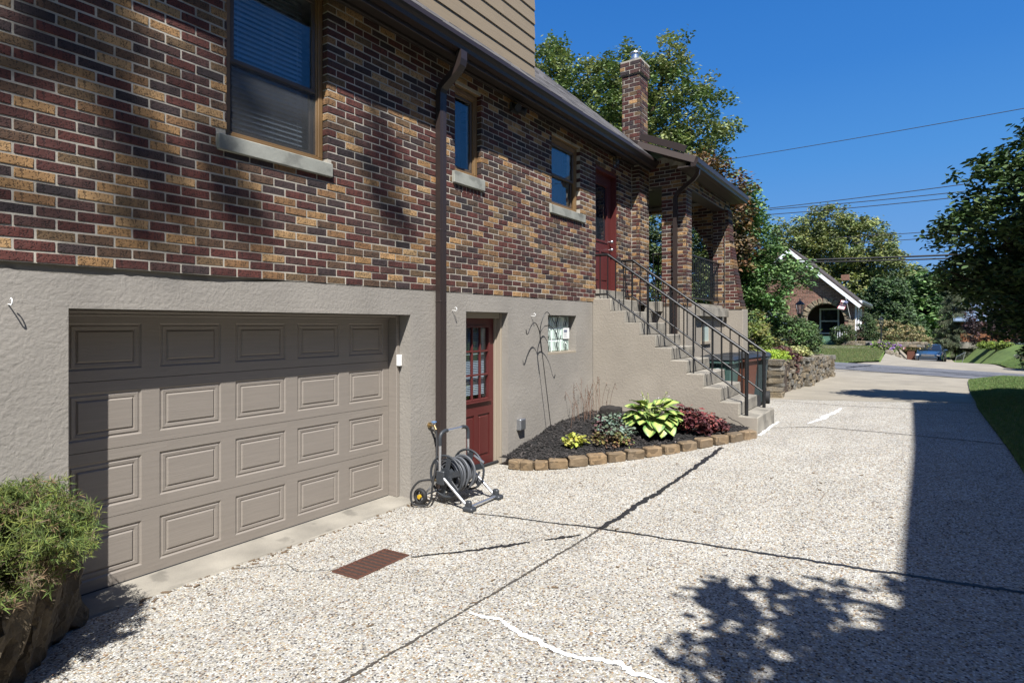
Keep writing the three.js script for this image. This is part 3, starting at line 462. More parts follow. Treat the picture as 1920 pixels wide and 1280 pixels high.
{ // roof of stepped shingle courses, hipped at the front
  R = rng(25); const tabs = [], pitch = .95, cs = Math.cos(Math.atan(pitch)), sn = Math.sin(Math.atan(pitch)), ex = .13, nrow = 40;
  for (let r = 0; r < nrow; r++) { const d = r * ex * cs, y = 4.887 + r * ex * sn, x = .40 - d, end = 10.2 - d; if (end < S0 + .5) break;
    for (let s = S0 + (r % 2) * .15; s < end; s += .3) { const e = Math.min(s + .296, end); if (e - s < .03) continue; const g = bx(-ex - .02, 0, 0, rr(.012, .02), s, e, .003, .0015); g.rotateZ(-Math.atan(pitch)); const l = rr(.6, 1.35); g.translate(x, y, 0); tabs.push(tint(uvm(g), [.105 * l, .098 * l, .098 * l])); } }
  M.shingle = mat({ vertexColors: true, map: tex(128, (u, v, i, j) => G1(170 + 85 * hash(i, j, 130)), true, 1 / .25), roughness: .95 });
  const rf = new THREE.Group(); rf.name = 'roof'; house.add(rf);
  tag(obj('shingle', tabs, M.shingle, rf, true), null, null, null, 'stuff');
  const rx = -4.2, ry = 4.86 + pitch * 4.58; const tri = q => { const g = new THREE.BufferGeometry(); g.setAttribute('position', new THREE.Float32BufferAttribute(q.flatMap(p => { const v = V(...p); return [v.x, v.y, v.z]; }), 3)); g.computeVertexNormals(); return g; };
  obj('roof_deck', [tri([[.38, 4.865, S0], [.38, 4.865, 10.2], [rx, ry, 10.2 - 4.58], [.38, 4.865, S0], [rx, ry, 10.2 - 4.58], [rx, ry, S0]]), tri([[.38, 4.865, 10.2], [-8.7, 4.865, 10.2], [rx, ry, 5.62]]), tri([[-8.7, 4.865, S0], [rx, ry, S0], [rx, ry, 5.62], [-8.7, 4.865, S0], [rx, ry, 5.62], [-8.7, 4.865, 10.2]]), tri([[.38, 4.865, S0], [rx, ry, S0], [-8.7, 4.865, S0]])], mat({ color: C(.05, .046, .048), roughness: .95 }), rf);
  const dm = new THREE.Group(); dm.name = 'dormer'; house.add(dm); dm.userData.label = 'tan lap-sided dormer above the gutter';
  for (let k = 0; k < 17; k++) { const y = 5.04 + k * .186; const g = bx(-.004, .012, 0, .205, S0, 6.31, .0015); g.rotateZ(.075); g.translate(.212, y, 0); obj('siding_board', g, M.siding, dm); }
  obj('dormer_core', bx(-4, .18, 4.9, 8.2, S0 + .05, 6.28), M.siding, dm);
}
function brickPart(name, core, faces, course, dark) { // core mesh with merged bricks as its child
  const c = obj(name, core, M.mortar, house); const gs = []; for (const f of faces) gs.push(...bricksMerged(layBricks(f.u0, f.u1, f.y0, f.y1, f.phase ?? f.u0, f.keep, course, f.len).map(q => (dark && q[4] < 3 && R() < .6 ? (q[4] += 5, q) : q)), f.dir, f.plane, f.D ?? .06)); tag(obj('brick', gs, M.brickMix, c, true), null, null, null, 'stuff'); return c;
}
{ // porch beyond the stairs
  R = rng(26);
  brickPart('pilaster', bx(-.3, .15, Y0, 4.80, 9.985, 10.47, .002), [{ dir: 'cam', plane: 9.985, u0: 0.008, u1: .155, y0: Y0, y1: 4.79 }, { dir: 'out', plane: .15, u0: 9.98, u1: 10.47, y0: Y0, y1: 4.79, phase: 9.93 }]);
  brickPart('porch_column', bx(.405, .865, Y0 - .03, 4.47, 10.475, 10.815, .002), [{ dir: 'cam', plane: 10.475, u0: .40, u1: .87, y0: Y0 - .03, y1: 4.46 }, { dir: 'out', plane: .865, u0: 10.47, u1: 10.82, y0: Y0 - .03, y1: 4.46, phase: 10.40 }]);
  brickPart('porch_column', bx(.60, .865, Y0 - .03, 4.42, 13.185, 13.6, .002), [{ dir: 'cam', plane: 13.185, u0: .60, u1: .87, y0: Y0 - .03, y1: 4.40 }, { dir: 'out', plane: .865, u0: 13.18, u1: 13.6, y0: Y0 - .03, y1: 4.40 }]);
  const edge = y => .94 + .30 * Math.pow(Math.max(0, (4.45 - y) / 2.25), 1.6);
  brickPart('buttress', faceShape([[.87, Y0 - .03], [edge(2.2), Y0 - .03], [edge(2.8), 2.8], [edge(3.4), 3.4], [edge(4), 4], [edge(4.45), 4.45], [.87, 4.45]].map((p, i) => i > 0 && i < 6 ? [p[0] - .03, p[1]] : p), null, 13.15, .4), [{ dir: 'cam', plane: 13.15, u0: .875, u1: 1.4, y0: Y0 - .03, y1: 4.43, keep: (a, b, ya) => [[a, Math.min(b, edge(ya))]], D: .36 }]);
  brickPart('porch_beam', bx(-.2, .866, 4.472, 5.0, 10.474, 10.75, .002), [{ dir: 'cam', plane: 10.474, u0: .155, u1: .87, y0: 4.472, y1: 4.95, keep: (a, b, ya, yb) => [[a, Math.min(b, (5.12 - yb) / .43)]] }]);
  brickPart('porch_beam', bx(.62, .864, 4.41, 4.66, 10.82, 13.6, .002), [{ dir: 'out', plane: .864, u0: 10.82, u1: 13.6, y0: 4.41, y1: 4.62 }]);
  const arch = []; for (let k = 0; k <= 16; k++) { const a = Math.PI * k / 16; arch.push([-.9 + 1.4 * Math.cos(a), 3.15 + 1.4 * Math.sin(a)]); }
  const inArch = (a, b, ya, yb) => { const ym = (ya + yb) / 2, h = ym < 3.15 ? 1.4 : ym < 4.55 ? Math.sqrt(Math.max(0, 1.96 - (ym - 3.15) ** 2)) : 0; return subtract([[-.9 - h, -.9 + h, -9, 9]])(a, b, ya, yb); };
  brickPart('arch_wall', faceShape([[-3.8, 2.3], [-2.3, 2.3], ...arch.slice().reverse(), [.5, 2.3], [.598, 2.3], [.598, 4.9], [-3.8, 4.9]], null, 13.3, .26), [{ dir: 'cam', plane: 13.3, u0: -3.8, u1: .6, y0: 2.3, y1: 4.6, keep: inArch }]);
  obj('beam_lining', [bx(.152, .402, 4.452, 4.471, 10.49, 10.75, .002), bx(.60, .862, 4.39, 4.409, 10.82, 13.18, .002), bx(.585, .619, 4.41, 4.66, 10.83, 13.18, .002), bx(-.2, .6, 4.452, 4.66, 10.752, 10.78, .002)], M.soffit, house);
  obj('porch_floor', bx(-4, .80, 2.02, 2.26, 10.5, 13.55), M.concrete, house);
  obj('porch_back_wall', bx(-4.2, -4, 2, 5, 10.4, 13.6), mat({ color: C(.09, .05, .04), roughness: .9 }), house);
  obj('porch_ceiling', bx(-4, .62, 4.66, 4.70, 10.75, 13.55), M.soffit, house);
  obj('porch_basement', [bx(-.3, .86, -.2, Y0 - .031, 10.48, 13.16, .004), bx(.3, 1.255, -.2, Y0 - .031, 13.16, 13.62, .008)], M.stuccoWarm, house);
  obj('stair_side_stucco', bx(-.3, -.002, -.2, Y0, 8.42, 10.47, .002), M.stuccoWarm, house);
  obj('porch_ledge', [bx(.7, .97, 2.0, 2.19, 11.0, 13.1, .006), bx(.1, .42, 2.19 - .11, 2.27, 10.36, 10.62, .006)], M.concrete, house);
  const pw = new THREE.Group(); pw.name = 'porch_window'; house.add(pw); obj('frame', [bx(.855, .875, 1.5, 1.93, 11.44, 11.5), bx(.855, .875, 1.5, 1.93, 11.92, 11.98), bx(.855, .875, 1.88, 1.93, 11.5, 11.92), bx(.855, .9, 1.44, 1.5, 11.4, 12.02)], M.trimBeige, pw); obj('pane', bx(.858, .866, 1.5, 1.88, 11.5, 11.92, .001), mat({ color: C(.35, .43, .41), roughness: .15 }), pw);
  obj('house_number_plate', bx(.87, .93, 1.92, 2.03, 12.72, 12.86, .004), M.steel, house);
  const rl = []; for (let s = 10.86; s < 13.16; s += .115) rl.push(bar(V(.74, 2.36, s), V(.74, 3.2, s), .014)); rl.push(bar(V(.74, 2.36, 10.83), V(.74, 2.36, 13.17), .022), bar(V(.74, 3.2, 10.83), V(.74, 3.2, 13.17), .032)); for (let x = .17; x < .4; x += .11) rl.push(bar(V(x, 2.36, 10.64), V(x, 3.2, 10.64), .014)); rl.push(bar(V(.15, 3.2, 10.64), V(.4, 3.2, 10.64), .03), bar(V(.15, 2.36, 10.64), V(.4, 2.36, 10.64), .022)); obj('porch_railing', rl, M.iron, house);
  // shed roof of the porch with rake board, eave and gutter
  const sl = Math.atan(.43), pr = bx(-5.2, 0, -.1, 0, 9.97, 13.72, .004); pr.rotateZ(-sl); pr.translate(1.23, 4.77, 0); obj('porch_roof', pr, M.brown, house);
  const rk = bx(-1.18, -.02, -.15, -.03, 9.945, 9.968, .003); rk.rotateZ(-sl); rk.translate(1.25, 4.79, 0); const rk2 = bx(-1.18, -.25, -.028, .09, 9.93, 9.968, .003); rk2.rotateZ(-sl * 1.05); rk2.translate(1.25, 4.79, 0); obj('rake_board', rk, M.rakeBand, house); obj('rake_board', rk2, M.brown, house);
  const ps = new THREE.Shape(prof2().map(p => new THREE.Vector2(p[0], p[1]))), pg = new THREE.ExtrudeGeometry(ps, { depth: 13.75 - 9.95, bevelEnabled: false }); pg.translate(0, 0, -13.75); obj('porch_gutter', pg, M.brown, house);
  function prof2() { return [[1.12, 4.60], [1.21, 4.605], [1.22, 4.64], [1.245, 4.67], [1.25, 4.74], [1.236, 4.74], [1.23, 4.72], [1.13, 4.72], [1.12, 4.75]]; }
  obj('porch_soffit', bx(.872, 1.12, 4.61, 4.64, 9.98, 13.7), M.soffit, house);
  const d2 = [V(1.17, 4.60, 10.2), V(1.16, 4.53, 10.22), V(1.08, 4.46, 10.27), V(.84, 4.34, 10.38), V(.72, 4.27, 10.425), V(.68, 4.2, 10.43), V(.68, .4, 10.43)]; obj('downspout', duct(d2, .05, .075, new THREE.Vector3(0, 0, 1)), M.brown, house);
  // chimney
  const ch = brickPart('chimney', [bx(-.46, -.093, 4.8, 6.98, 10.606, 11.02, .002), bx(-.49, -.063, 6.80, 7.08, 10.576, 11.05, .003)], [{ dir: 'cam', plane: 10.606, u0: -.465, u1: -.087, y0: 4.96, y1: 6.80, phase: -.42, len: .21 }, { dir: 'out', plane: -.093, u0: 10.6, u1: 11.02, y0: 4.96, y1: 6.80, phase: 10.62, len: .21 }, { dir: 'cam', plane: 10.576, u0: -.495, u1: -.057, y0: 6.80, y1: 7.05 }, { dir: 'out', plane: -.063, u0: 10.57, u1: 11.05, y0: 6.80, y1: 7.05 }], .0833, true);
  obj('flue_cap', [cyl(V(-.27, 7.08, 10.8), V(-.27, 7.28, 10.8), .075, .075, 14), cyl(V(-.27, 7.17, 10.8), V(-.27, 7.19, 10.8), .095, .095, 14), cyl(V(-.27, 7.28, 10.8), V(-.27, 7.31, 10.8), .1, .09, 14), bx(-.42, -.13, 7.075, 7.11, 10.66, 10.96, .015)], M.alu, ch);
}
{ // small fittings on the stucco
  const hook = (y, s) => { const pts = [V(-.02, y, s), V(.03, y, s), V(.06, y - .005, s), V(.068, y + .02, s), V(.05, y + .035, s), V(.035, y + .025, s)]; obj('wall_hook', tube(pts, .004, 16, 6), M.white, house); };
  hook(1.955, 1.02); hook(1.998, 4.909); hook(1.957, 6.553);
  const jb = obj('outlet_box', [bx(-.004, .06, .44, .585, 6.2, 6.33, .006), bx(.061, .066, .45, .575, 6.21, 6.32, .002)], M.steel, house); jb.userData.label = 'grey metal outlet box on the stucco';
  const sp = new THREE.Group(); sp.name = 'spigot'; house.add(sp); obj('spigot_body', [cyl(V(-.02, .75, 4.53), V(.08, .75, 4.53), .014), cyl(V(.075, .755, 4.53), V(.10, .71, 4.53), .014, .017), cyl(V(-.003, .75, 4.53), V(.012, .75, 4.53), .03)], M.brass, sp); const hw = new THREE.TorusGeometry(.024, .006, 6, 14); hw.rotateX(Math.PI / 2); hw.translate(.07, .79, -4.53); obj('spigot_handle', [hw, cyl(V(.07, .75, 4.53), V(.07, .79, 4.53), .006)], mat({ color: C(.08, .16, .3), roughness: .4 }), sp);
}
console.log('house done');

// ------------------------------------------------------------ entry stairs and railings
{
  R = rng(31);
  const xs = [.306, .555, .805, 1.055, 1.30, 1.545, 1.79, 2.035, 2.285, 2.533], ys = [2.26, 2.055, 1.865, 1.675, 1.485, 1.30, 1.11, .92, .73, .545], g0 = .18;
  const st = thing('entry_stairs', 'concrete stairs with beige stucco side rising to the red front door', 'stairs');
  xs.forEach((x, i) => { const yb = i < 9 ? ys[i + 1] : g0; obj('step', bx(0.002, x, yb, ys[i], 8.44, 9.61, .012, .003), M.concrete, st); });
  const side = [[0, g0], [xs[9] - .01, g0]]; for (let i = 9; i >= 0; i--) { side.push([xs[i] - .01, (i < 9 ? ys[i + 1] : g0) + (i < 9 ? -.012 : 0)]); side.push([xs[i] - .01, ys[i] - .012]); } side.push([0, ys[0] - .012]);
  const clean = side.filter((p, i) => i === 0 || p[0] !== side[i - 1][0] || p[1] !== side[i - 1][1]);
  obj('side_wall', faceShape(clean, null, 8.41, .028), M.stuccoWarm, st);
  const crk = []; const pts = [[2.14, .53], [2.2, .49], [2.27, .47], [2.33, .43], [2.42, .37], [2.48, .33]]; for (let i = 0; i < pts.length - 1; i++) crk.push(bar(V(pts[i][0], pts[i][1], 8.4095), V(pts[i + 1][0], pts[i + 1][1], 8.4095), .005)); obj('crack', crk, M.crack, st);
  function railing(s, x1, yTop, label, foot) {
    const t = thing('stair_railing', label, 'railing', 0, 0, 0, 'black iron railings of the stairs'), k = .226, top0 = 2.975;
    const endY = yTop, sl = (endY - top0) / (x1 - k), bot = x => (x < k ? 2.335 : 2.335 + sl * (x - k));
    obj('handrail', [bar(V(.0, top0 + .01, s), V(k, top0, s), .03), bar(V(k, top0, s), V(x1 + .03, endY + sl * .03, s), .032)], M.iron, t);
    obj('bottom_rail', [bar(V(.0, 2.335, s), V(k, 2.335, s), .022), bar(V(k, 2.335, s), V(x1, bot(x1), s), .022)], M.iron, t);
    obj('post', bar(V(x1, foot, s), V(x1, endY, s), .036), M.iron, t);
    for (let x = .085; x < x1 - .05; x += .139) obj('baluster', bar(V(x, bot(x), s), V(x, x < k ? top0 : top0 + sl * (x - k), s), .0135), M.iron, t);
    for (const x of [.9, 1.62]) obj('stanchion', bar(V(x, ys.find((y, i) => xs[i] > x) , s), V(x, top0 + sl * (x - k), s), .017), M.iron, t);
    return t;
  }
  railing(8.5, 2.37, 1.447, 'black iron stair railing nearest the garden bed', .54);
  railing(9.52, 2.40, 1.42, 'black iron stair railing on the far side, by the rubbish carts', .54);
}
// ------------------------------------------------------------ hose reel cart by the garage
{
  R = rng(32); const x0 = .42, s0 = 4.24, s1 = 4.68, sc = .46, yc = .32, gy = .03;
  const t = thing('hose_reel', 'hose reel cart with coiled grey hose, aluminium frame and yellow wheel hub', 'hose reel', .45, G(.45, 4.45), 4.45);
  const L = (x, y, s) => V(x - .45, y - G(.45, 4.45), s - 4.45);
  const sides = [s0, s1];
  for (const s of sides) {
    obj('upright', cyl(L(x0, .30, s), L(x0, .66, s), .0145, .0145, 12), M.alu, t);
    obj('front_leg', cyl(L(x0 + .02, .33, s), L(.79, .075, s), .0145, .0145, 12), M.alu, t);
    obj('rear_leg', cyl(L(x0 - .02, .30, s), L(.22, .12, s), .0135, .0135, 12), M.alu, t);
    obj('elbow', tube([L(x0, .63, s), L(x0, .70, s), L(x0, .745, s + (s === s0 ? .02 : -.02)), L(x0, .765, s + (s === s0 ? .07 : -.07)), L(x0, .765, s + (s === s0 ? .11 : -.11))], .019, 16, 10), M.plastic, t);
    obj('hub_bracket', [bx(-.05, .05, -.07, .07, -.017, .017, .008).translate(L(x0 + .01, .31, s).x, L(x0, .31, s).y, L(x0, 0, s).z)], M.plastic, t);
    const f = bx(.74, .86, G(.8, s) + .001, G(.8, s) + .045, s - .045, s + .045, .012); f.translate(-.45, -G(.45, 4.45), 4.45); const k = bx(.755, .82, G(.8, s) + .03, G(.8, s) + .10, s - .024, s + .024, .012); k.translate(-.45, -G(.45, 4.45), 4.45); obj('foot', [f, k], M.plastic, t);
  }
  obj('handle_bar', cyl(L(x0, .765, s0 + .09), L(x0, .765, s1 - .09), .0155, .0155, 12), M.alu, t);
  obj('cross_bar', cyl(L(.8, .085, s0 + .02), L(.8, .085, s1 - .02), .0145, .0145, 12), M.alu, t);
  for (const [s, o] of [[s0 - .05, -1], [s1 + .03, 1]]) {
    const wy = G(.2, s) + .085; const tire = new THREE.TorusGeometry(.066, .02, 8, 26); tire.scale(1, 1, 1.25); const w = obj('wheel', tire.translate(L(.2, wy, s).x, L(.2, wy, s).y, L(.2, wy, s).z), M.rubber, t);
    const sp = []; for (let k = 0; k < 8; k++) { const a = k * Math.PI / 4; sp.push(bar(L(.2, wy, s), L(.2 + .055 * Math.cos(a), wy + .055 * Math.sin(a), s), .014)); } obj('spokes', sp, M.plastic, w); obj('hub', cyl(L(.2, wy, s - .026), L(.2, wy, s + .026), .022, .022, 14), M.yellow, w);
  }
  obj('axle', cyl(L(.2, G(.2, s0) + .085, s0 - .05), L(.2, G(.2, s0) + .085, s1 + .03), .009), M.steel, t);
  for (const s of [s0 + .045, s1 - .045]) { const ring = new THREE.TorusGeometry(.205, .012, 8, 40), p = L(sc, yc, s); const d = obj('drum_flange', [ring.translate(p.x, p.y, p.z)], M.plastic, t); const sp = []; for (let k = 0; k < 6; k++) { const a = k * Math.PI / 3 + .3; const g = bx(.05, .2, -.03, .03, -.005, .005, .003); g.rotateZ(a); g.translate(p.x, p.y, p.z); sp.push(g); } const c = cyl(L(sc, yc, s - .008), L(sc, yc, s + .008), .085, .085, 20); obj('flange_web', [...sp, c], M.plastic, d); }
  obj('drum', cyl(L(sc, yc, s0 + .05), L(sc, yc, s1 - .05), .08, .08, 20), M.plastic, t);
  const pts = []; const turns = 21; for (let i = 0; i <= turns * 16; i++) { const a = i / 16 * 2 * Math.PI, u = i / (turns * 16), layer = Math.floor(u * 3), f = u * 3 - layer, ss = layer % 2 ? mix(s1 - .075, s0 + .075, f) : mix(s0 + .075, s1 - .075, f), r = .105 + layer * .024 + .012 * Math.sin(a * .37 + 1) + .005 * Math.sin(a * 1.7); pts.push(L(sc + r * Math.cos(a), yc + r * Math.sin(a) - .012 * Math.max(0, -Math.sin(a)) * (layer === 2 ? 2 : 0), ss + .02 * Math.sin(a * .5 + layer * 2) * (layer ? 1 : .2))); }
  const hz = obj('coiled_hose', new THREE.TubeGeometry(new THREE.CatmullRomCurve3(pts), 1100, .0115, 8), M.hose, t); hz.userData.label = 'grey garden hose wound on the drum';
  obj('nozzle', [cyl(L(sc + .12, yc + .17, s1 - .1), L(sc + .19, yc + .09, s1 - .03), .012, .016), cyl(L(sc + .17, yc + .1, s1 - .05), L(sc + .21, yc + .0, s1 - .04), .01, .008)], M.steel, t);
  obj('connector', cyl(L(x0 - .09, .27, s0), L(x0 - .02, .28, s0), .015), M.brass, t);
  obj('supply_hose', tube([L(.1, .70, 4.53), L(.15, .68, 4.48), L(.23, .58, 4.4), L(.33, .42, 4.28), L(.36, .25, 4.2), L(.36, .1, 4.17), L(.33, .045, 4.14), L(.25, .04, 4.10), L(.19, .06, 4.08), L(.16, .16, 4.1), L(.2, .25, 4.16), L(.28, .27, 4.22), L(.34, .27, s0)], .0105, 120, 8), M.rubber, t);
}
// ------------------------------------------------------------ drain grate
{
  R = rng(33); const t = thing('drain_grate', 'rusty slotted iron drain grate set in the driveway', 'drain grate', .97, G(.97, 2.88), 2.88), e = .008;
  const y = x => .055 * (x); const tilt = g => { g.rotateZ(Math.atan(.055)); return g; };
  obj('rim', [bx(-.14, -.115, -.02, e, -.255, .255, .003), bx(.115, .14, -.02, e, -.255, .255, .003), bx(-.115, .115, -.02, e, -.255, -.235, .003), bx(-.115, .115, -.02, e, .235, .255, .003)].map(tilt), M.rust, t);
  for (let k = 0; k < 10; k++) { const s = -.207 + k * .046; obj('grate_bar', tilt(bx(-.115, .115, -.015, e - .001, s - .011, s + .011, .004, .001)), M.rust, t); }
  obj('catch_pan', tilt(bx(-.115, .115, .0005, .002, -.235, .235, .0003)), mat({ color: C(.03, .019, .015), roughness: .95 }), t);
}
// ------------------------------------------------------------ garden bed
const bedEdge = [[.31, 5.74], [.46, 5.76], [.62, 5.83], [.79, 5.93], [.97, 6.09], [1.14, 6.27], [1.31, 6.44], [1.48, 6.62], [1.64, 6.81], [1.79, 7.01], [1.94, 7.22], [2.08, 7.44], [2.22, 7.66], [2.35, 7.88], [2.47, 8.1]];
const bedX = s => { let x = .1; for (let i = 0; i < bedEdge.length - 1; i++) { const [x0, a] = bedEdge[i], [x1, b] = bedEdge[i + 1]; if (s >= a) x = mix(x0, x1, Math.min(1, (s - a) / (b - a))); } return x; };
{
  R = rng(34); const ord = ['first', 'second', 'third', 'fourth', 'fifth', 'sixth', 'seventh', 'eighth', 'ninth', 'tenth', 'eleventh', 'twelfth', 'thirteenth', 'fourteenth', 'fifteenth'];
  bedEdge.forEach(([x, s], i) => { const [xa, sa] = bedEdge[Math.max(0, i - 1)], [xb, sb] = bedEdge[Math.min(bedEdge.length - 1, i + 1)], a = Math.atan2(sb - sa, xb - xa); const g = cblock(i < 3 ? .165 : .225, .12, .13, .014, .006); const u = uvm(g, R() * 4); const m = new THREE.Mesh(u, M.edging[i % 3]); m.castShadow = m.receiveShadow = true; m.name = numbered('edging_block'); m.position.copy(V(x, G(x, s) + .05 + rr(-.006, .006), s)); m.rotation.y = a + rr(-.05, .05); scene.add(m); tag(m, `tan split-face edging block, ${ord[i]} from the basement door`, 'edging block', 'garden bed edging blocks'); });
  const H = (x, s) => G(x, s) + .075 + .16 * sm(0, .9, bedX(s) - x) * sm(5.9, 7.4, s) + .05 * fbm(x * 3 + 9, s * 3, 99, 3, 3);
  const bed = struct('mulch_bed', sheet(5.78, 8.39, 40, () => .002, s => Math.max(.03, bedX(s) - .03), 20, H), M.mulch, 'black mulch bed between the stucco wall and the stairs', true);
  const chip = cblock(.05, .006, .014, .002), N = 5200, im = new THREE.InstancedMesh(uvm(chip), mat({ color: C(1, 1, 1), roughness: .9 }), N), q = new THREE.Object3D();
  for (let i = 0; i < N; i++) { let x, s; do { s = rr(5.8, 8.36); x = rr(.01, 2.4); } while (x > bedX(s) - .05); q.position.copy(V(x, H(x, s) + rr(.002, .014), s)); q.rotation.set(gauss() * .4, rr(0, 6.28), gauss() * .4); const k = rr(.5, 1.25); q.scale.set(k, k, k); q.updateMatrix(); im.setMatrixAt(i, q.matrix); const l = rr(.4, 1.7), b = R() < .06 ? 4 : 1; im.setColorAt(i, C(.022 * l * b, .019 * l * b, .018 * l * b)); }
  im.name = numbered('mulch_chips'); im.castShadow = im.receiveShadow = true; tag(im, 'loose black bark chips covering the garden bed', 'mulch', null, 'stuff'); scene.add(im);
  bed.userData.H = undefined; M.bedH = H;
}
// ------------------------------------------------------------ shepherd's hook
{
  const y0 = M.bedH(.14, 6.86), t = thing('shepherd_hook', 'tall thin black four-arm plant hook leaning in the mulch', 'plant hook', .14, y0, 6.86), L = (x, y, s) => V(x - .14, y - y0, s - 6.86);
  const top = L(.14, 1.74, 6.55);
  obj('pole', cyl(L(.14, y0 - .12, 6.885), top, .0055, .0055, 8), M.iron, t);
  const arm = (dx, ds, h, drop) => tube([L(.14, 1.45, 6.60), L(.14 + dx * .02, 1.70 + h * .2, 6.555), L(.14 + dx * .18, 1.83 + h * .6, 6.545 + ds * .18), L(.14 + dx * .42, 1.87 + h, 6.545 + ds * .42), L(.14 + dx * .68, 1.81 + h, 6.545 + ds * .68), L(.14 + dx * .85, 1.73 + h - drop, 6.545 + ds * .85), L(.14 + dx * .95, 1.72 + h - drop, 6.545 + ds * .95), L(.14 + dx, 1.78 + h - drop, 6.545 + ds)], .0058, 40, 7);
  obj('arm', arm(.05, .36, .14, 0), M.iron, t); obj('arm', arm(.06, -.42, -.01, .0), M.iron, t); obj('arm', arm(.14, .34, -.05, .04), M.iron, t);
}
// ------------------------------------------------------------ rubbish carts behind the stairs
function cart(x, s, turn, col, lidCol, label, mark) {
  const y0 = G(x, s), t = thing('rubbish_cart', label, 'rubbish cart', x, y0, s, 'wheeled rubbish carts behind the stairs'); t.rotation.y = turn;
  const m = mat({ color: C(...col), roughness: .5 }), lm = mat({ color: C(...lidCol), roughness: .45 });
  const fr = (w0, d0, w1, d1, a, b, off = 0) => { const g = cblock(1, 1, 1, .05); const p = g.attributes.position; for (let i = 0; i < p.count; i++) { const k = p.getY(i) + .5; p.setXYZ(i, p.getX(i) * mix(w0, w1, k), mix(a, b, k), p.getZ(i) * mix(d0, d1, k) + off * k); } g.computeVertexNormals(); return g; };
  obj('cart_body', [fr(.40, .46, .52, .64, .06, .93), fr(.25, .02, .30, .02, .2, .7).translate(0, 0, .27)], m, t);
  obj('rim', [bx(-.30, .30, .90, .97, -.37, .37, .015)], m, t);
  obj('lid', [fr(.64, .78, .54, .66, .972, 1.03), bx(-.22, .22, 1.02, 1.045, -.24, .24, .01)], lm, t);
  obj('handle', [cyl(V(-.22, .97, .42), V(.22, .97, .42), .016), cyl(V(-.22, .97, .42), V(-.22, .93, .34), .014), cyl(V(.22, .97, .42), V(.22, .93, .34), .014)], lm, t);
  for (const k of [-1, 1]) obj('wheel', cyl(V(k * .22, .13, .26), V(k * .285, .13, .26), .13, .13, 20), M.rubber, t);
  if (mark) {
    const cv = document.createElement('canvas'); cv.width = 256; cv.height = 160; const c = cv.getContext('2d'); c.fillStyle = '#2f4d46'; c.fillRect(0, 0, 256, 160); c.strokeStyle = '#e8eef0'; c.lineWidth = 20; c.beginPath(); c.arc(128, 108, 82, Math.PI * 1.04, Math.PI * 1.96); c.stroke(); c.fillStyle = '#e8eef0'; c.fillRect(14, 100, 228, 56); c.fillStyle = '#20386a'; c.font = 'bold 48px sans-serif'; c.textAlign = 'center'; c.fillText('RUMPKE', 128, 146, 216);
    const tx = new THREE.CanvasTexture(cv); tx.colorSpace = THREE.SRGBColorSpace; const pl = new THREE.PlaneGeometry(.26, .165); pl.rotateX(.10); pl.translate(.03, .76, .318); obj('decal', pl, mat({ map: tx, roughness: .5 }), t, true);
  }
  return t;
}
R = rng(35);
cart(1.49, 10.47, .03, [.05, .095, .085], [.022, .024, .026], 'green rubbish cart with a white arc decal', true);
cart(1.63, 11.15, -.12, [.11, .042, .026], [.022, .024, .026], 'red-brown rubbish cart in the middle', false);
cart(1.74, 11.85, .12, [.03, .045, .048], [.03, .033, .036], 'dark slate rubbish cart nearest the stone wall', false);
// ------------------------------------------------------------ stones
const stoneGeos = []; { R = rng(36); for (let k = 0; k < 8; k++) { const g0 = cblock(1, 1, 1, .08, .06); const g = uvm(g0); stoneGeos.push(g); } }
function rough(w, h, d, amp, k, crag = 0) { // a boulder: box-like lump with broken faces
  const g = new THREE.IcosahedronGeometry(1, crag ? 9 : 4), p = g.attributes.position; for (let i = 0; i < p.count; i++) { let v = new THREE.Vector3().fromBufferAttribute(p, i); const m = Math.max(Math.abs(v.x), Math.abs(v.y), Math.abs(v.z)); v.multiplyScalar(mix(1, 1 / m * .82, .8)); const a = v.x * 1.5 + 7 + k * 3 + v.z * .8, b = v.y * 1.1 + v.z * 1.3 + 5; let n = 1 + amp * (fbm(a, b, 999, 4, k) - .5) * 2; if (crag) { const r = ridge(a * 1.3, b * .8 + v.x * .6, 999, k + 20), st = Math.floor(6 * fbm(a * .9 + v.y, b * .9, 999, 3, k + 30)) / 6; n += crag * (st - .5) - crag * .6 * sm(.6, .85, r); } v.multiplyScalar(n); p.setXYZ(i, v.x * w / 2, v.y * h / 2, v.z * d / 2); } g.computeVertexNormals(); return g;
}
{ // planter of big rocks beside the garage, at the left edge
  R = rng(37); const t = thing('rock_planter', 'low planter wall of large brown rocks left of the garage', 'planter', 0, 0, 1);
  const line = [[.14, 1.16, .34, .50], [.36, .93, .42, .62], [.64, .72, .40, .66], [.95, .50, .45, .60], [1.3, .26, .5, .6], [1.7, .02, .5, .6]];
  line.forEach(([x, s, w, h], i) => { const g = rough(w * 1.25, h, .42, .3, i, .42); g.rotateZ(rr(-.12, .12)); g.rotateY(.72 + rr(-.1, .1)); g.translate(x - .02, h * .42, -(s - 1) + .03); obj('rock', g, M.boulder, t); });
  const g2 = rough(.3, .3, .3, .3, 9, .35); g2.translate(.12, .56, -.02); obj('rock', g2, M.rocks[1], t); const g3 = rough(.4, .26, .3, .3, 10, .35); g3.translate(.45, .66, .3); obj('rock', g3, M.boulder, t);
  obj('soil', sheet(-2.5, 1.1, 10, () => 0.01, s => Math.max(.1, 1.05 - .8 * s), 8, (x, s) => .52 + .1 * fbm(x * 4, s * 4, 99, 3, 8)).translate(0, 0, 1), M.soil, t, true);
}
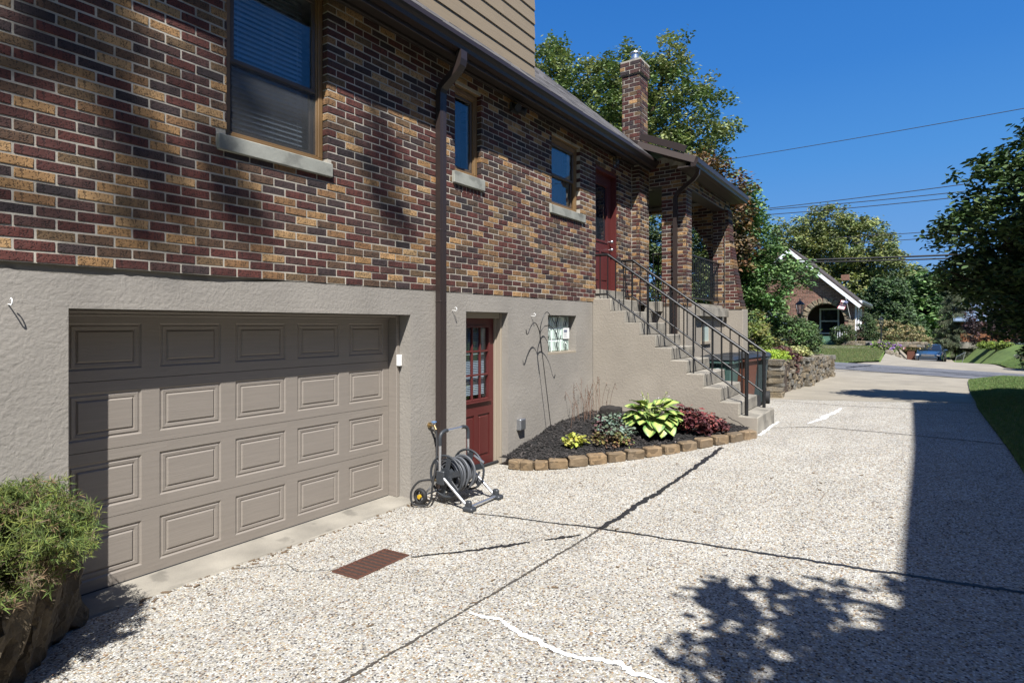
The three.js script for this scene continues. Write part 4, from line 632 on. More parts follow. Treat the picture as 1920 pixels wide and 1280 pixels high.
{ // dry-laid stone wall along the apron
  R = rng(38); const t = thing('stone_wall', 'grey dry-laid stone retaining wall at the driveway edge', 'stone wall', 1.75, G(1.75, 13.4), 13.4), bx0 = 1.75, s0 = 13.4, y0 = G(1.75, 13.4);
  const face = s => 1.72 + .062 * (s - 13.3) + (s > 17 && s < 17.9 ? .09 : 0), top = s => mix(1.04, .83, (s - 13.3) / 7.5), base = (x, s) => G(x, s);
  let n = 0; const spots = [];
  const stone = (x, y, s, l, h, d, dir) => { const m = new THREE.Mesh(stoneGeos[n++ % 8], M.rocks[Math.floor(R() * 6)]); m.name = 'stone'; m.castShadow = m.receiveShadow = true; m.position.set(x - bx0, y - y0, -(s - s0)); m.scale.set(dir ? l : d, h, dir ? d : l); m.rotation.set(rr(-.04, .04), (dir ? 0 : .062) + rr(-.08, .08), rr(-.04, .04)); t.add(m); };
  for (let s = 13.35; s < 20.9;) { const l = rr(.18, .42); const b = base(face(s), s), tp = top(s); let y = b - .02; while (y < tp - .04) { const h = Math.min(rr(.07, .17), Math.max(.07, tp - y)); stone(face(s + l / 2) - .15 + rr(-.03, .03), y + h / 2, s + l / 2 + rr(-.04, .04), l * rr(.92, 1.12), h * .98, .34, false); y += h; } s += l * .97; }
  for (let x = .5; x < 1.75;) { const l = rr(.16, .36); let y = base(x, 13.3) - .02; while (y < 1.0) { const h = rr(.07, .15); stone(x + l / 2, y + h / 2, 13.42 + rr(-.02, .03), l, h * .98, .3, true); y += h; } x += l * .97; }
  for (let x = .3; x < 2.05;) { const l = rr(.2, .36); let y = .15; while (y < .82) { const h = rr(.07, .15); stone(x + l / 2, y + h / 2, 20.85 + rr(-.02, .03), l, h * .98, .3, true); y += h; } x += l * .97; }
  obj('wall_core', [sheet(13.5, 20.8, 12, () => -.5, s => face(s) - .2, 2, (x, s) => top(s) - .06).translate(-bx0, -y0, s0), bx(-.3, .1, -.1, .62, 13.5 - s0, 20.7 - s0)], M.soil, t);
}
struct('terrace', sheet(13.45, 22.5, 20, () => -30, s => 1.55 + .062 * (s - 13.3) - 1.6 * sm(20.7, 21.2, s), 24, (x, s) => mix(.96, .8, (s - 13.4) / 7.5) + .25 * sm(1, -4, x) - .5 * sm(20.9, 22.5, s)), M.soil, 'planted terrace in front of the porch', true);
console.log('objects done');

// ------------------------------------------------------------ foliage
function leafGeo(l = 1, w = .5, fold = .12) { // pointed leaf with a folded midrib, lying in xz along +x
  const p = [[0, 0, 0], [.3, fold * .0, w * .42], [.65, 0, w * .4], [1, -.06, 0], [.3, 0, -w * .42], [.65, 0, -w * .4], [.32, -fold, 0], [.66, -fold * .9, 0]].map(v => [v[0] * l, v[1] * l, v[2] * l]);
  const t = [[0, 1, 6], [1, 2, 7], [1, 7, 6], [2, 3, 7], [0, 6, 4], [4, 6, 7], [4, 7, 5], [5, 7, 3]], pos = t.flat().flatMap(i => p[i]);
  const g = new THREE.BufferGeometry(); g.setAttribute('position', new THREE.Float32BufferAttribute(pos, 3)); g.computeVertexNormals(); return uvm(g);
}
function clumpGeo(n, l, w, spread, sd) { // a sprig of several leaves, for crowns seen from afar
  const r0 = R; R = rng(sd); const gs = []; for (let i = 0; i < n; i++) { const g = quadLeaf(l * rr(.7, 1.2), w); g.rotateX(rr(-.9, .9)); g.rotateZ(rr(-1, .6)); g.rotateY(rr(0, 6.28)); g.translate(gauss() * spread, gauss() * spread, gauss() * spread); gs.push(g); } R = r0; return mergeGeometries(gs, false);
}
function quadLeaf(l, w) { const p = [[0, 0, 0], [.45, .03, w / 2], [1, -.05, 0], [.45, .03, -w / 2]].map(v => v.map(k => k * l)); const pos = [0, 1, 2, 0, 2, 3].flatMap(i => p[i]); const g = new THREE.BufferGeometry(); g.setAttribute('position', new THREE.Float32BufferAttribute(pos, 3)); g.computeVertexNormals(); return uvm(g); }
const gLeaf = leafGeo(1, .55), gSprig = [clumpGeo(5, 1, .6, .55, 1), clumpGeo(5, 1, .6, .55, 2)], gNeedle = clumpGeo(9, 1, .12, .12, 3), gQuad = quadLeaf(1, .6);
const q3 = new THREE.Object3D();
function crown(parent, geo, m, items, name = 'crown') { // items: [x, y, z, size, rx, ry, rz, colour]
  const im = new THREE.InstancedMesh(geo, m, items.length); items.forEach((it, i) => { q3.position.set(it[0], it[1], it[2]); q3.rotation.set(it[4], it[5], it[6], 'YXZ'); q3.scale.setScalar(it[3]); q3.updateMatrix(); im.setMatrixAt(i, q3.matrix); im.setColorAt(i, it[7]); });
  im.name = name; im.castShadow = im.receiveShadow = true; im.userData.kind = 'stuff'; parent.add(im); return im;
}
const shade = (c, v) => { const l = mix(1 - v, 1 + v, R()), w = rr(-.12, .12); return C(c[0] * l * (1 + w), c[1] * l, c[2] * l * (1 - w)); };
// lobes: [dx, dy, ds, rx, ry, rs]; clusters of leaves through each lobe, denser towards its skin
function foliage(lobes, o) {
  const items = [], tips = [];
  const vol = lobes.map(l => l[3] * l[4] * l[5]), tot = vol.reduce((a, b) => a + Math.pow(b, .8), 0);
  lobes.forEach((l, li) => {
    const nc = Math.max(4, Math.round(o.clusters * Math.pow(vol[li], .8) / tot));
    for (let c = 0; c < nc; c++) {
      let v; do { v = new THREE.Vector3(rr(-1, 1), rr(-1, 1), rr(-1, 1)); } while (v.length() > 1 || v.length() < .05); const r = Math.pow(v.length(), o.hollow ?? .5); v.normalize();
      const bump = 1 + (o.lump ?? .25) * (fbm(v.x * 2.2 + 5 + li * 3, v.y * 2.2 + v.z * 2.7 + 9, 999, 3, li + 5) - .5) * 2.6; if (v.y < -.5 && o.flat) v.y *= .5;
      const p = new THREE.Vector3(l[0] + v.x * l[3] * r * bump, l[1] + v.y * l[4] * r * bump, -(l[2]) + v.z * l[5] * r * bump); tips.push([p, li]);
      const tone = o.colors[Math.floor(R() * o.colors.length)], cl = mix(.75, 1.25, R());
      for (let k = 0; k < o.per; k++) { const cc = shade(tone, .3); cc.multiplyScalar(cl); items.push([p.x + gauss() * o.sigma, p.y + gauss() * o.sigma * .75, p.z + gauss() * o.sigma, o.size * rr(.65, 1.3), rr(-.7, .7) + (o.up ?? 0), rr(0, 6.28), rr(-.9, .5), cc]); }
    }
  });
  return [items, tips];
}
function limb(a, b, r0, r1, bend = .1) { const m = a.clone().lerp(b, .5); m.x += gauss() * bend; m.z += gauss() * bend; m.y += bend * .5; const c = new THREE.CatmullRomCurve3([a, m, b]), n = 6, k = 7, g = new THREE.TubeGeometry(c, n, 1, k), p = g.attributes.position, ctr = new THREE.Vector3(); for (let i = 0; i <= n; i++) { c.getPointAt(i / n, ctr); for (let j = 0; j <= k; j++) { const q = i * (k + 1) + j, v = new THREE.Vector3().fromBufferAttribute(p, q).sub(ctr).multiplyScalar(mix(r0, r1, i / n)).add(ctr); p.setXYZ(q, v.x, v.y, v.z); } } return g; }
function tree(name, label, cat, x, y, s, lobes, o, group) {
  R = rng(o.seed); const t = thing(name, label, cat, x, y, s, group); const [items, tips] = foliage(lobes, o);
  crown(t, o.geo ?? gQuad, o.mat ?? M.leaf, items);
  if (o.trunk) { // tapered trunk, a limb to each lobe and twigs to its clusters
    const [h, r] = o.trunk, top = new THREE.Vector3(gauss() * .1, h, gauss() * .1); obj('trunk', limb(new THREE.Vector3(0, -.3, 0), top, r, r * .7, .05), M.bark, t); const br = [];
    lobes.forEach((l, li) => { const c = new THREE.Vector3(l[0], l[1] - l[4] * .2, -l[2]); br.push(limb(top.clone().multiplyScalar(rr(o.start ?? .75, 1)), c, r * .5, r * .16, .25)); tips.filter(q => q[1] === li).slice(0, o.twigs ?? 14).forEach(q => br.push(limb(c.clone().lerp(q[0], rr(0, .3)), q[0], r * .13, r * .03, .12))); });
    obj('branches', br, M.bark, t);
  }
  return t;
}
function shrub(name, label, x, y, s, lobes, o, group, cat = 'shrub') { return tree(name, label, cat, x, y, s, lobes, { lump: .18, hollow: .35, trunk: [lobes[0][1] * .6, .04], twigs: 6, ...o }, group); }
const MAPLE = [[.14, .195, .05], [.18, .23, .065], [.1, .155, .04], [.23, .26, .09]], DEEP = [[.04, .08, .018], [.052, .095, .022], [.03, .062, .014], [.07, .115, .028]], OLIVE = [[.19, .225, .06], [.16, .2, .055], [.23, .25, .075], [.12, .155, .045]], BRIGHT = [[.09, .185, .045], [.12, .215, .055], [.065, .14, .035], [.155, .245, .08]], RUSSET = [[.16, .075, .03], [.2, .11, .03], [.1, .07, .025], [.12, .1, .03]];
const gy = terr;
// tall maple behind the house
tree('maple_tree', 'tall green maple rising behind the chimney', 'tree', -4.4, .3, 18.6, [[-2.3, 9.9, -.6, 1.6, 1.7, 1.7], [-1.1, 9.9, .3, 1.3, 1.5, 1.5], [.3, 9.2, 0, 1.5, 1.7, 1.6], [1.5, 8.9, .2, 1.6, 1.8, 1.6], [2.8, 8.1, .5, 1.2, 1.6, 1.3], [1.9, 6.6, .3, 1.8, 1.5, 1.6], [0, 6.8, 0, 2.4, 1.8, 2], [-2.6, 7.8, 0, 2, 1.8, 1.6], [-3.9, 10.0, 0, 1.3, 1.5, 1.2], [-2.4, 11.6, 0, .5, .8, .5], [2.0, 10.5, 0, .8, .7, .7], [.4, 10.7, 0, .5, .6, .5], [-3.6, 7.6, 0, 1.2, 1.2, 1.2]], { seed: 51, clusters: 1450, per: 52, sigma: .23, size: .135, colors: MAPLE, trunk: [6, .24], lump: .32, hollow: .55, twigs: 9 });
tree('russet_tree', 'small tree with russet leaves beside the porch roof', 'tree', -.1, .9, 17.2, [[-.6, 5.5, -.2, .75, .45, .7], [0, 4.9, .2, .6, .5, .7], [.35, 4.2, .2, .45, .5, .5], [.45, 3.0, .2, .4, .5, .5], [-.1, 3.6, 0, .6, .6, .7]], { seed: 52, clusters: 150, per: 24, sigma: .2, size: .13, colors: RUSSET, trunk: [2.2, .07], lump: .4, mat: M.leaf });
tree('magnolia_tree', 'bright glossy green tree just beyond the porch corner', 'tree', -.1, .9, 18.4, [[.0, 4.3, 0, .9, .8, .9], [.25, 3.3, .2, .9, .9, .9], [.55, 2.2, .3, .85, .8, .9], [-.3, 2.6, .1, 1.0, 1.1, 1.0], [.2, 1.4, 0, 1.0, .9, .9], [-.2, .8, -.4, .9, .8, .8], [1.6, 2.5, 1.3, .55, .42, .6], [.9, 2.9, .7, .6, .5, .6]], { seed: 53, clusters: 620, per: 40, sigma: .17, size: .12, colors: BRIGHT, trunk: [2.0, .1], lump: .3, mat: M.leafGloss, hollow: .42 });
tree('green_tree', 'slender green tree between porch and street, behind the glossy one', 'tree', -1.6, .9, 21.5, [[0, 4.0, 0, 1.3, 1.4, 1.3], [.5, 5.0, 0, .8, .9, .9], [.5, 2.6, 0, 1.2, 1.3, 1.2]], { seed: 54, clusters: 320, per: 36, sigma: .2, size: .13, colors: BRIGHT.concat(DEEP), trunk: [2.4, .1], lump: .35 });
tree('lilac_bush', 'tall dark green bush seen through the porch openings', 'bush', -1.6, .9, 16.6, [[-.8, 2.2, 0, 1.0, 1.5, .7], [.3, 2.0, .2, .9, 1.4, .7], [1.0, 1.6, .4, .7, 1.1, .6], [-.2, 3.4, .3, 1.3, 1.0, .7], [-1.2, 3.9, .3, 1.1, 1.0, .7]], { seed: 64, clusters: 560, per: 34, sigma: .16, size: .11, colors: DEEP.concat(MAPLE), trunk: [1.2, .06], lump: .3 });
shrub('round_hedge', 'large round clipped green hedge above the stone wall', 1.1, .82, 19.6, [[-.15, .62, 0, .92, .68, .8], [.15, .55, .5, .8, .65, .7]], { seed: 55, clusters: 560, per: 34, sigma: .09, size: .07, colors: DEEP.concat(BRIGHT), lump: .08 });
shrub('yellow_green_shrub', 'loose yellow-green shrub beside the porch wall', .95, .9, 15.6, [[0, .45, 0, .45, .5, .5], [.2, .3, .6, .4, .35, .5], [-.25, .75, .9, .5, .6, .6]], { seed: 56, clusters: 130, per: 30, sigma: .1, size: .09, colors: [[.14, .19, .03], [.1, .14, .03], [.2, .2, .05]], lump: .3 });
shrub('lime_groundcover', 'bright lime groundcover spilling over the stone wall', 1.5, 1.0, 14.75, [[0, .06, -.35, .34, .17, .55], [.05, .05, .45, .3, .15, .5]], { seed: 57, clusters: 260, per: 30, sigma: .05, size: .05, colors: [[.30, .42, .03], [.38, .48, .05], [.2, .33, .03]], lump: .15, trunk: [.05, .02] }, null, 'groundcover');
shrub('burgundy_trailing_plant', 'dark burgundy plant trailing down the stone wall', 1.72, .96, 15.9, [[-.15, .15, -.2, .3, .18, .4], [.1, -.05, .1, .14, .3, .18]], { seed: 58, clusters: 80, per: 24, sigma: .06, size: .07, colors: [[.09, .02, .025], [.06, .015, .02], [.13, .05, .04]], lump: .3, trunk: [.05, .02] });
shrub('pale_variegated_plant', 'pale yellow variegated plant on top of the stone wall', 1.72, .88, 18.3, [[-.1, .12, 0, .3, .18, .6]], { seed: 59, clusters: 70, per: 26, sigma: .07, size: .08, colors: [[.42, .42, .16], [.3, .33, .1], [.5, .5, .25]], lump: .3, trunk: [.05, .02] });
shrub('blue_spruce', 'small blue-grey spruce behind the round hedge', .1, .85, 22.0, [[0, .9, 0, .7, .8, .7]], { seed: 60, clusters: 120, per: 30, sigma: .12, size: .09, colors: [[.13, .2, .23], [.1, .16, .19]], geo: gQuad, lump: .3 });
// big dark tree at the right edge, in the neighbour's shade
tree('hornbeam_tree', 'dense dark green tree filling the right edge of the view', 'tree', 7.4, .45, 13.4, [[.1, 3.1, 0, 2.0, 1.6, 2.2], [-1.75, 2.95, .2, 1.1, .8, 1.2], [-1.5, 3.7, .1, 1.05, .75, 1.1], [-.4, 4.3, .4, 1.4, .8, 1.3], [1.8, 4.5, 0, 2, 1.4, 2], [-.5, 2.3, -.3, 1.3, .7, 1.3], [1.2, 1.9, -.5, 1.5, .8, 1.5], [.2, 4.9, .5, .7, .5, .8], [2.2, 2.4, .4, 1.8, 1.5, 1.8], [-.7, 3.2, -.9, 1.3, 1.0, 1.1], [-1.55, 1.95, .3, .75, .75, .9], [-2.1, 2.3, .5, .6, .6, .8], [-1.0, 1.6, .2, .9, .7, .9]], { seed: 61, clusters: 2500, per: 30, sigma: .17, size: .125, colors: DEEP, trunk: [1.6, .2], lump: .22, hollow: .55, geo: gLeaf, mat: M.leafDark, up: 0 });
// trees behind the camera: their shade falls on the drive and on the bricks
tree('ash_tree', 'tree behind the camera that throws leafy shade on the drive', 'tree', 7.5, .5, -.85, [[-1.75, 4.1, 1.9, .55, .45, .5], [-1.5, 3.8, 1.3, .6, .4, .5], [-1.2, 3.8, 1.4, .7, .5, .6], [-.9, 4.5, 1.9, .55, .4, .6], [-.75, 3.9, 1.9, .6, .4, .6], [-.4, 4.6, 1.0, .8, .6, .7], [.5, 5.0, 0, 1.2, .8, 1.2]], { seed: 62, clusters: 260, per: 26, sigma: .13, size: .12, colors: DEEP, trunk: [3, .09], lump: .4, geo: gLeaf, twigs: 8 });
tree('oak_tree', 'high-crowned oak behind the camera that shades the upper bricks', 'tree', 8.5, .4, -9.3, [[-.5, 20.5, 1.6, .3, .6, .4], [-.5, 21.2, 1.2, .3, .6, .5], [-.45, 21.1, 2.4, .25, .4, .4], [-.5, 19.5, 2.02, .08, .6, .08], [-.5, 18.95, 2.72, .08, .36, .12], [-.5, 19.75, 4.1, .1, .5, .12], [0, 22.2, -1.0, .6, .8, .8], [.3, 21.5, -3.5, 1.2, 1.2, 1.2]], { seed: 63, clusters: 330, per: 20, sigma: .13, size: .16, colors: DEEP, trunk: [20.3, .12], lump: .45, hollow: .6, twigs: 2, start: .99 });
// ------------------------------------------------------------ planting in the bed
{
  R = rng(71); const H = M.bedH;
  // hosta: every leaf a part, gold centre with green margin
  const hl = []; for (let v = 0; v < 4; v++) { const nu = 9, nv = 6, pos = [], col = [], idx = []; for (let i = 0; i <= nu; i++) for (let j = 0; j <= nv; j++) { const u = i / nu, w = (j / nv - .5) * 2, half = .54 * Math.pow(Math.sin(Math.PI * Math.min(1, u * .94 + .06)), .75) * (1 - .25 * u); const x = u, y = .09 * Math.sin(u * 2.6) - .42 * u * u * (.6 + v * .15) + .07 * w * w + .012 * Math.cos(w * 9) , z = half * w; pos.push(x, y, z); const rim = sm(.42, .8, Math.abs(w) + .12 * Math.sin(u * 11 + v * 3 + j)), e = Math.max(rim, sm(.86, 1, u)); col.push(mix(.36, .075, e), mix(.42, .17, e), mix(.12, .035, e)); } for (let i = 0; i < nu; i++) for (let j = 0; j < nv; j++) { const a = i * (nv + 1) + j; idx.push(a, a + 1, a + nv + 2, a, a + nv + 2, a + nv + 1); } const g = new THREE.BufferGeometry(); g.setAttribute('position', new THREE.Float32BufferAttribute(pos, 3)); g.setAttribute('color', new THREE.Float32BufferAttribute(col, 3)); g.setIndex(idx); g.computeVertexNormals(); hl.push(g); }
  const hm = mat({ vertexColors: true, side: THREE.DoubleSide, roughness: .45 });
  const hx = 1.42, hs = 7.35, ho = thing('hosta', 'hosta with gold-centred green leaves in the garden bed', 'plant', hx, H(hx, hs), hs), stems = [];
  for (let k = 0; k < 74; k++) { const a = k * 2.4 + rr(-.2, .2), t = k / 74, r = mix(.05, .30, Math.sqrt(t)), h = mix(.33, .10, t) + rr(-.03, .03), m = new THREE.Mesh(hl[k % 4], hm); m.name = 'leaf'; m.castShadow = m.receiveShadow = true; m.position.set(r * Math.cos(a), h, r * Math.sin(a)); m.rotation.set(rr(-.25, .25), -a + rr(-.3, .3), mix(.55, -.55, t) + rr(-.2, .2), 'YXZ'); const sc = rr(.135, .205); m.scale.set(sc * rr(1, 1.15), sc, sc * rr(.95, 1.15)); ho.add(m); stems.push(tube([new THREE.Vector3(0, -.03, 0), new THREE.Vector3(r * .5 * Math.cos(a), h * .6, r * .5 * Math.sin(a)), m.position.clone()], .005, 6, 5)); }
  obj('stems', stems, mat({ color: C(.2, .3, .08), roughness: .6 }), ho);
  for (let k = 0; k < 9; k++) { const a = rr(0, 6.28), r = rr(.1, .26), p = [new THREE.Vector3(0, 0, 0), new THREE.Vector3(r * .4 * Math.cos(a), .3, r * .4 * Math.sin(a)), new THREE.Vector3(r * Math.cos(a), rr(.44, .56), r * Math.sin(a))], fs = obj('flower_stalk', [tube(p, .003, 8, 5)], mat({ color: C(.25, .28, .1), roughness: .7 }), ho), its = []; for (let i = 0; i < 12; i++) { const q = p[2].clone().lerp(p[1], i * .04); its.push([q.x + gauss() * .008, q.y, q.z + gauss() * .008, rr(.014, .026), rr(-1, 1), rr(0, 6.28), rr(-1, 1), k % 3 ? C(.3, .32, .12) : C(.55, .5, .6)]); } crown(fs, gQuad, M.leaf, its, 'buds'); }
  const low = (name, label, x, s, lobes, o) => shrub(name, label, x, H(x, s) - .02, s, lobes, { trunk: [.06, .012], lump: .3, ...o }, null, 'plant');
  low('red_coral_bells', 'burgundy red leafy plant at the foot of the stairs', 1.93, 7.72, [[0, .13, 0, .26, .17, .24], [-.1, .17, -.08, .2, .17, .18], [.2, .07, .1, .16, .1, .14]], { seed: 72, clusters: 150, per: 9, sigma: .045, size: .055, colors: [[.15, .028, .03], [.1, .02, .026], [.21, .06, .05], [.07, .015, .02]], geo: leafGeo(1, .8), mat: M.leafGloss });
  low('grey_leaved_plant', 'grey-green and purple leafed plant left of the hosta', .98, 7.0, [[0, .11, 0, .24, .12, .22], [.15, .06, -.15, .22, .08, .16]], { seed: 73, clusters: 130, per: 8, sigma: .05, size: .05, colors: [[.13, .18, .13], [.2, .26, .2], [.09, .04, .05], [.1, .13, .08]], geo: leafGeo(1, .85), mat: M.leafGloss });
  low('brown_dying_plant', 'half-dried brown and green plant at the bed edge', 1.1, 6.72, [[0, .06, 0, .3, .08, .16]], { seed: 74, clusters: 90, per: 7, sigma: .05, size: .045, colors: [[.16, .1, .04], [.2, .16, .05], [.12, .06, .03], [.18, .22, .06]], geo: leafGeo(1, .7) });
  low('yellow_coral_bells', 'small yellow-green plant near the left of the bed', .72, 6.5, [[0, .08, 0, .12, .07, .12]], { seed: 75, clusters: 34, per: 6, sigma: .035, size: .06, colors: [[.4, .42, .06], [.3, .36, .06], [.48, .46, .1]], geo: leafGeo(1, .8) });
  R = rng(76); const dx = .34, ds = 7.55, dry = thing('dry_stems', 'tall dry brown seed stalks against the stair wall', 'plant', dx, H(dx, ds), ds), st = [], hd = [];
  for (let k = 0; k < 34; k++) { const a = rr(0, 6.28), b = rr(0, .5), x = b * Math.cos(a) * .5, z = b * Math.sin(a) * 1.1, h = rr(.2, .62), tx = x + gauss() * .13, tz = z + gauss() * .13; st.push(tube([new THREE.Vector3(x, -.05, z), new THREE.Vector3(mix(x, tx, .4), h * .6, mix(z, tz, .4)), new THREE.Vector3(tx, h, tz)], .0024, 8, 4)); for (let i = 0; i < 9; i++) hd.push([tx + gauss() * .01, h - i * .014, tz + gauss() * .01, rr(.012, .026), rr(-1, 1), rr(0, 6.28), rr(-1, 1), C(.13 * rr(.6, 1.3), .075, .05)]); }
  obj('stalks', st, mat({ color: C(.15, .085, .055), roughness: .9 }), dry); crown(dry, gQuad, M.leaf, hd, 'seed_heads');
  const rk = rough(.34, .22, .3, .25, 14); rk.translate(0, .07, 0); const ro = obj('dark_rock', rk, mat({ map: rockTex, bumpMap: rockBump, bumpScale: .01, roughness: .95, color: C(.045, .042, .045) })); ro.position.copy(V(.62, H(.62, 7.75), 7.75)); tag(ro, 'dark rounded rock in the mulch by the stair wall', 'rock');
}
{ // juniper on the rock planter
  R = rng(77); const t = thing('juniper_shrub', 'feathery green juniper spilling over the rock planter', 'shrub', .3, .62, .75), items = [], tw = [];
  for (let c = 0; c < 620; c++) { let v; do { v = [rr(-1, 1), rr(-.6, 1), rr(-1, 1)]; } while (Math.hypot(...v) > 1); const r = Math.pow(Math.hypot(...v), .3); const p = new THREE.Vector3(v[0] * .62 * r + .05, v[1] * .30 * r + .06 + .1 * (R() - .5), v[2] * .55 * r); if (p.y < -.12 && R() < .6) continue; const dead = p.y < .02 ? .55 : .15; tw.push(limb(new THREE.Vector3(p.x * .4, -.1, p.z * .4), p, .006, .002, .05)); for (let k = 0; k < 13; k++) { const d = R() < dead; items.push([p.x + gauss() * .045, p.y + gauss() * .04 + .01 * k * .3, p.z + gauss() * .045, rr(.03, .055), rr(-.9, .9), rr(0, 6.28), rr(.1, 1.1), d ? shade([.2, .14, .08], .3) : shade([[.14, .19, .035], [.19, .23, .05], [.09, .14, .03]][Math.floor(R() * 3)], .3)]); } }
  crown(t, gNeedle, M.leaf, items, 'needles'); obj('branches', tw, M.bark, t);
}
console.log('plants done');

// ------------------------------------------------------------ grass
function grassPatch(name, label, n, pick, hgt, cols, sd) {
  R = rng(sd); const gs = []; for (let k = 0; k < 5; k++) { const a = rr(0, 6.28), l = rr(.6, 1.1), b = rr(.15, .5), g = new THREE.BufferGeometry(), w = .09, dx = Math.cos(a), dz = Math.sin(a), ox = gauss() * .35, oz = gauss() * .35; g.setAttribute('position', new THREE.Float32BufferAttribute([ox - dz * w, 0, oz + dx * w, ox + dz * w, 0, oz - dx * w, ox + dx * b, l, oz + dz * b], 3)); g.computeVertexNormals(); gs.push(uvm(g)); }
  const geo = mergeGeometries(gs, false), im = new THREE.InstancedMesh(geo, M.grass, n);
  for (let i = 0; i < n; i++) { const [x, y, s] = pick(); q3.position.copy(V(x, y - .006, s)); q3.rotation.set(0, rr(0, 6.28), 0); q3.scale.setScalar(hgt * rr(.6, 1.3)); q3.updateMatrix(); im.setMatrixAt(i, q3.matrix); im.setColorAt(i, shade(cols[Math.floor(R() * cols.length)], .3)); }
  im.name = numbered(name); im.castShadow = im.receiveShadow = true; tag(im, label, 'grass', null, 'stuff'); scene.add(im);
}
const GR = [[.11, .19, .045], [.14, .22, .055], [.085, .15, .035], [.19, .22, .08]];
grassPatch('grass', 'short grass on the bank right of the driveway', 90000, () => { const s = 4 + 18.2 * Math.pow(R(), .8), x = driveR(s) + .005 + 4.5 * Math.pow(R(), 1.6); return [x, lawnRY(x, s), s]; }, .045, GR, 81);
const lawnL = struct('lawn_across', sheet(20, 46, 60, () => -34, s => 3.15 - 1.1 * sm(30.5, 28.6, s), 44, (x, s) => s < streetF(x) + .02 ? terr(x, s) - .2 : terr(x, s) + .03), M.turf, 'sloping lawn in front of the house across the street', true);
grassPatch('grass_across', 'mown grass on the lawn of the house across the street', 60000, () => { let x, s; do { x = rr(-5, 3.2); s = rr(27, 42); } while (s < streetF(x) + .1 || x > 3.1 - 1.1 * sm(30.5, 28.6, s)); return [x, terr(x, s) + .03, s]; }, .06, [[.13, .18, .05], [.16, .19, .065], [.1, .15, .04], [.22, .2, .09]], 82);
struct('lawn_right_across', sheet(18, 50, 60, s => 7.3 + 3.6 * sm(28.5, 25.8, s), () => 40, 40, (x, s) => s < streetF(x) + .02 ? terr(x, s) - .2 : terr(x, s) + .04), M.turf, 'lawn across the street to the right of the lane', true);
grassPatch('grass_right_across', 'grass on the lawn right of the lane', 40000, () => { let x, s; do { x = rr(7.2, 14); s = rr(20, 40); } while (s < streetF(x) + .1 || x < 7.3 + 3.6 * sm(28.5, 25.8, s)); return [x, terr(x, s) + .04, s]; }, .06, GR, 83);
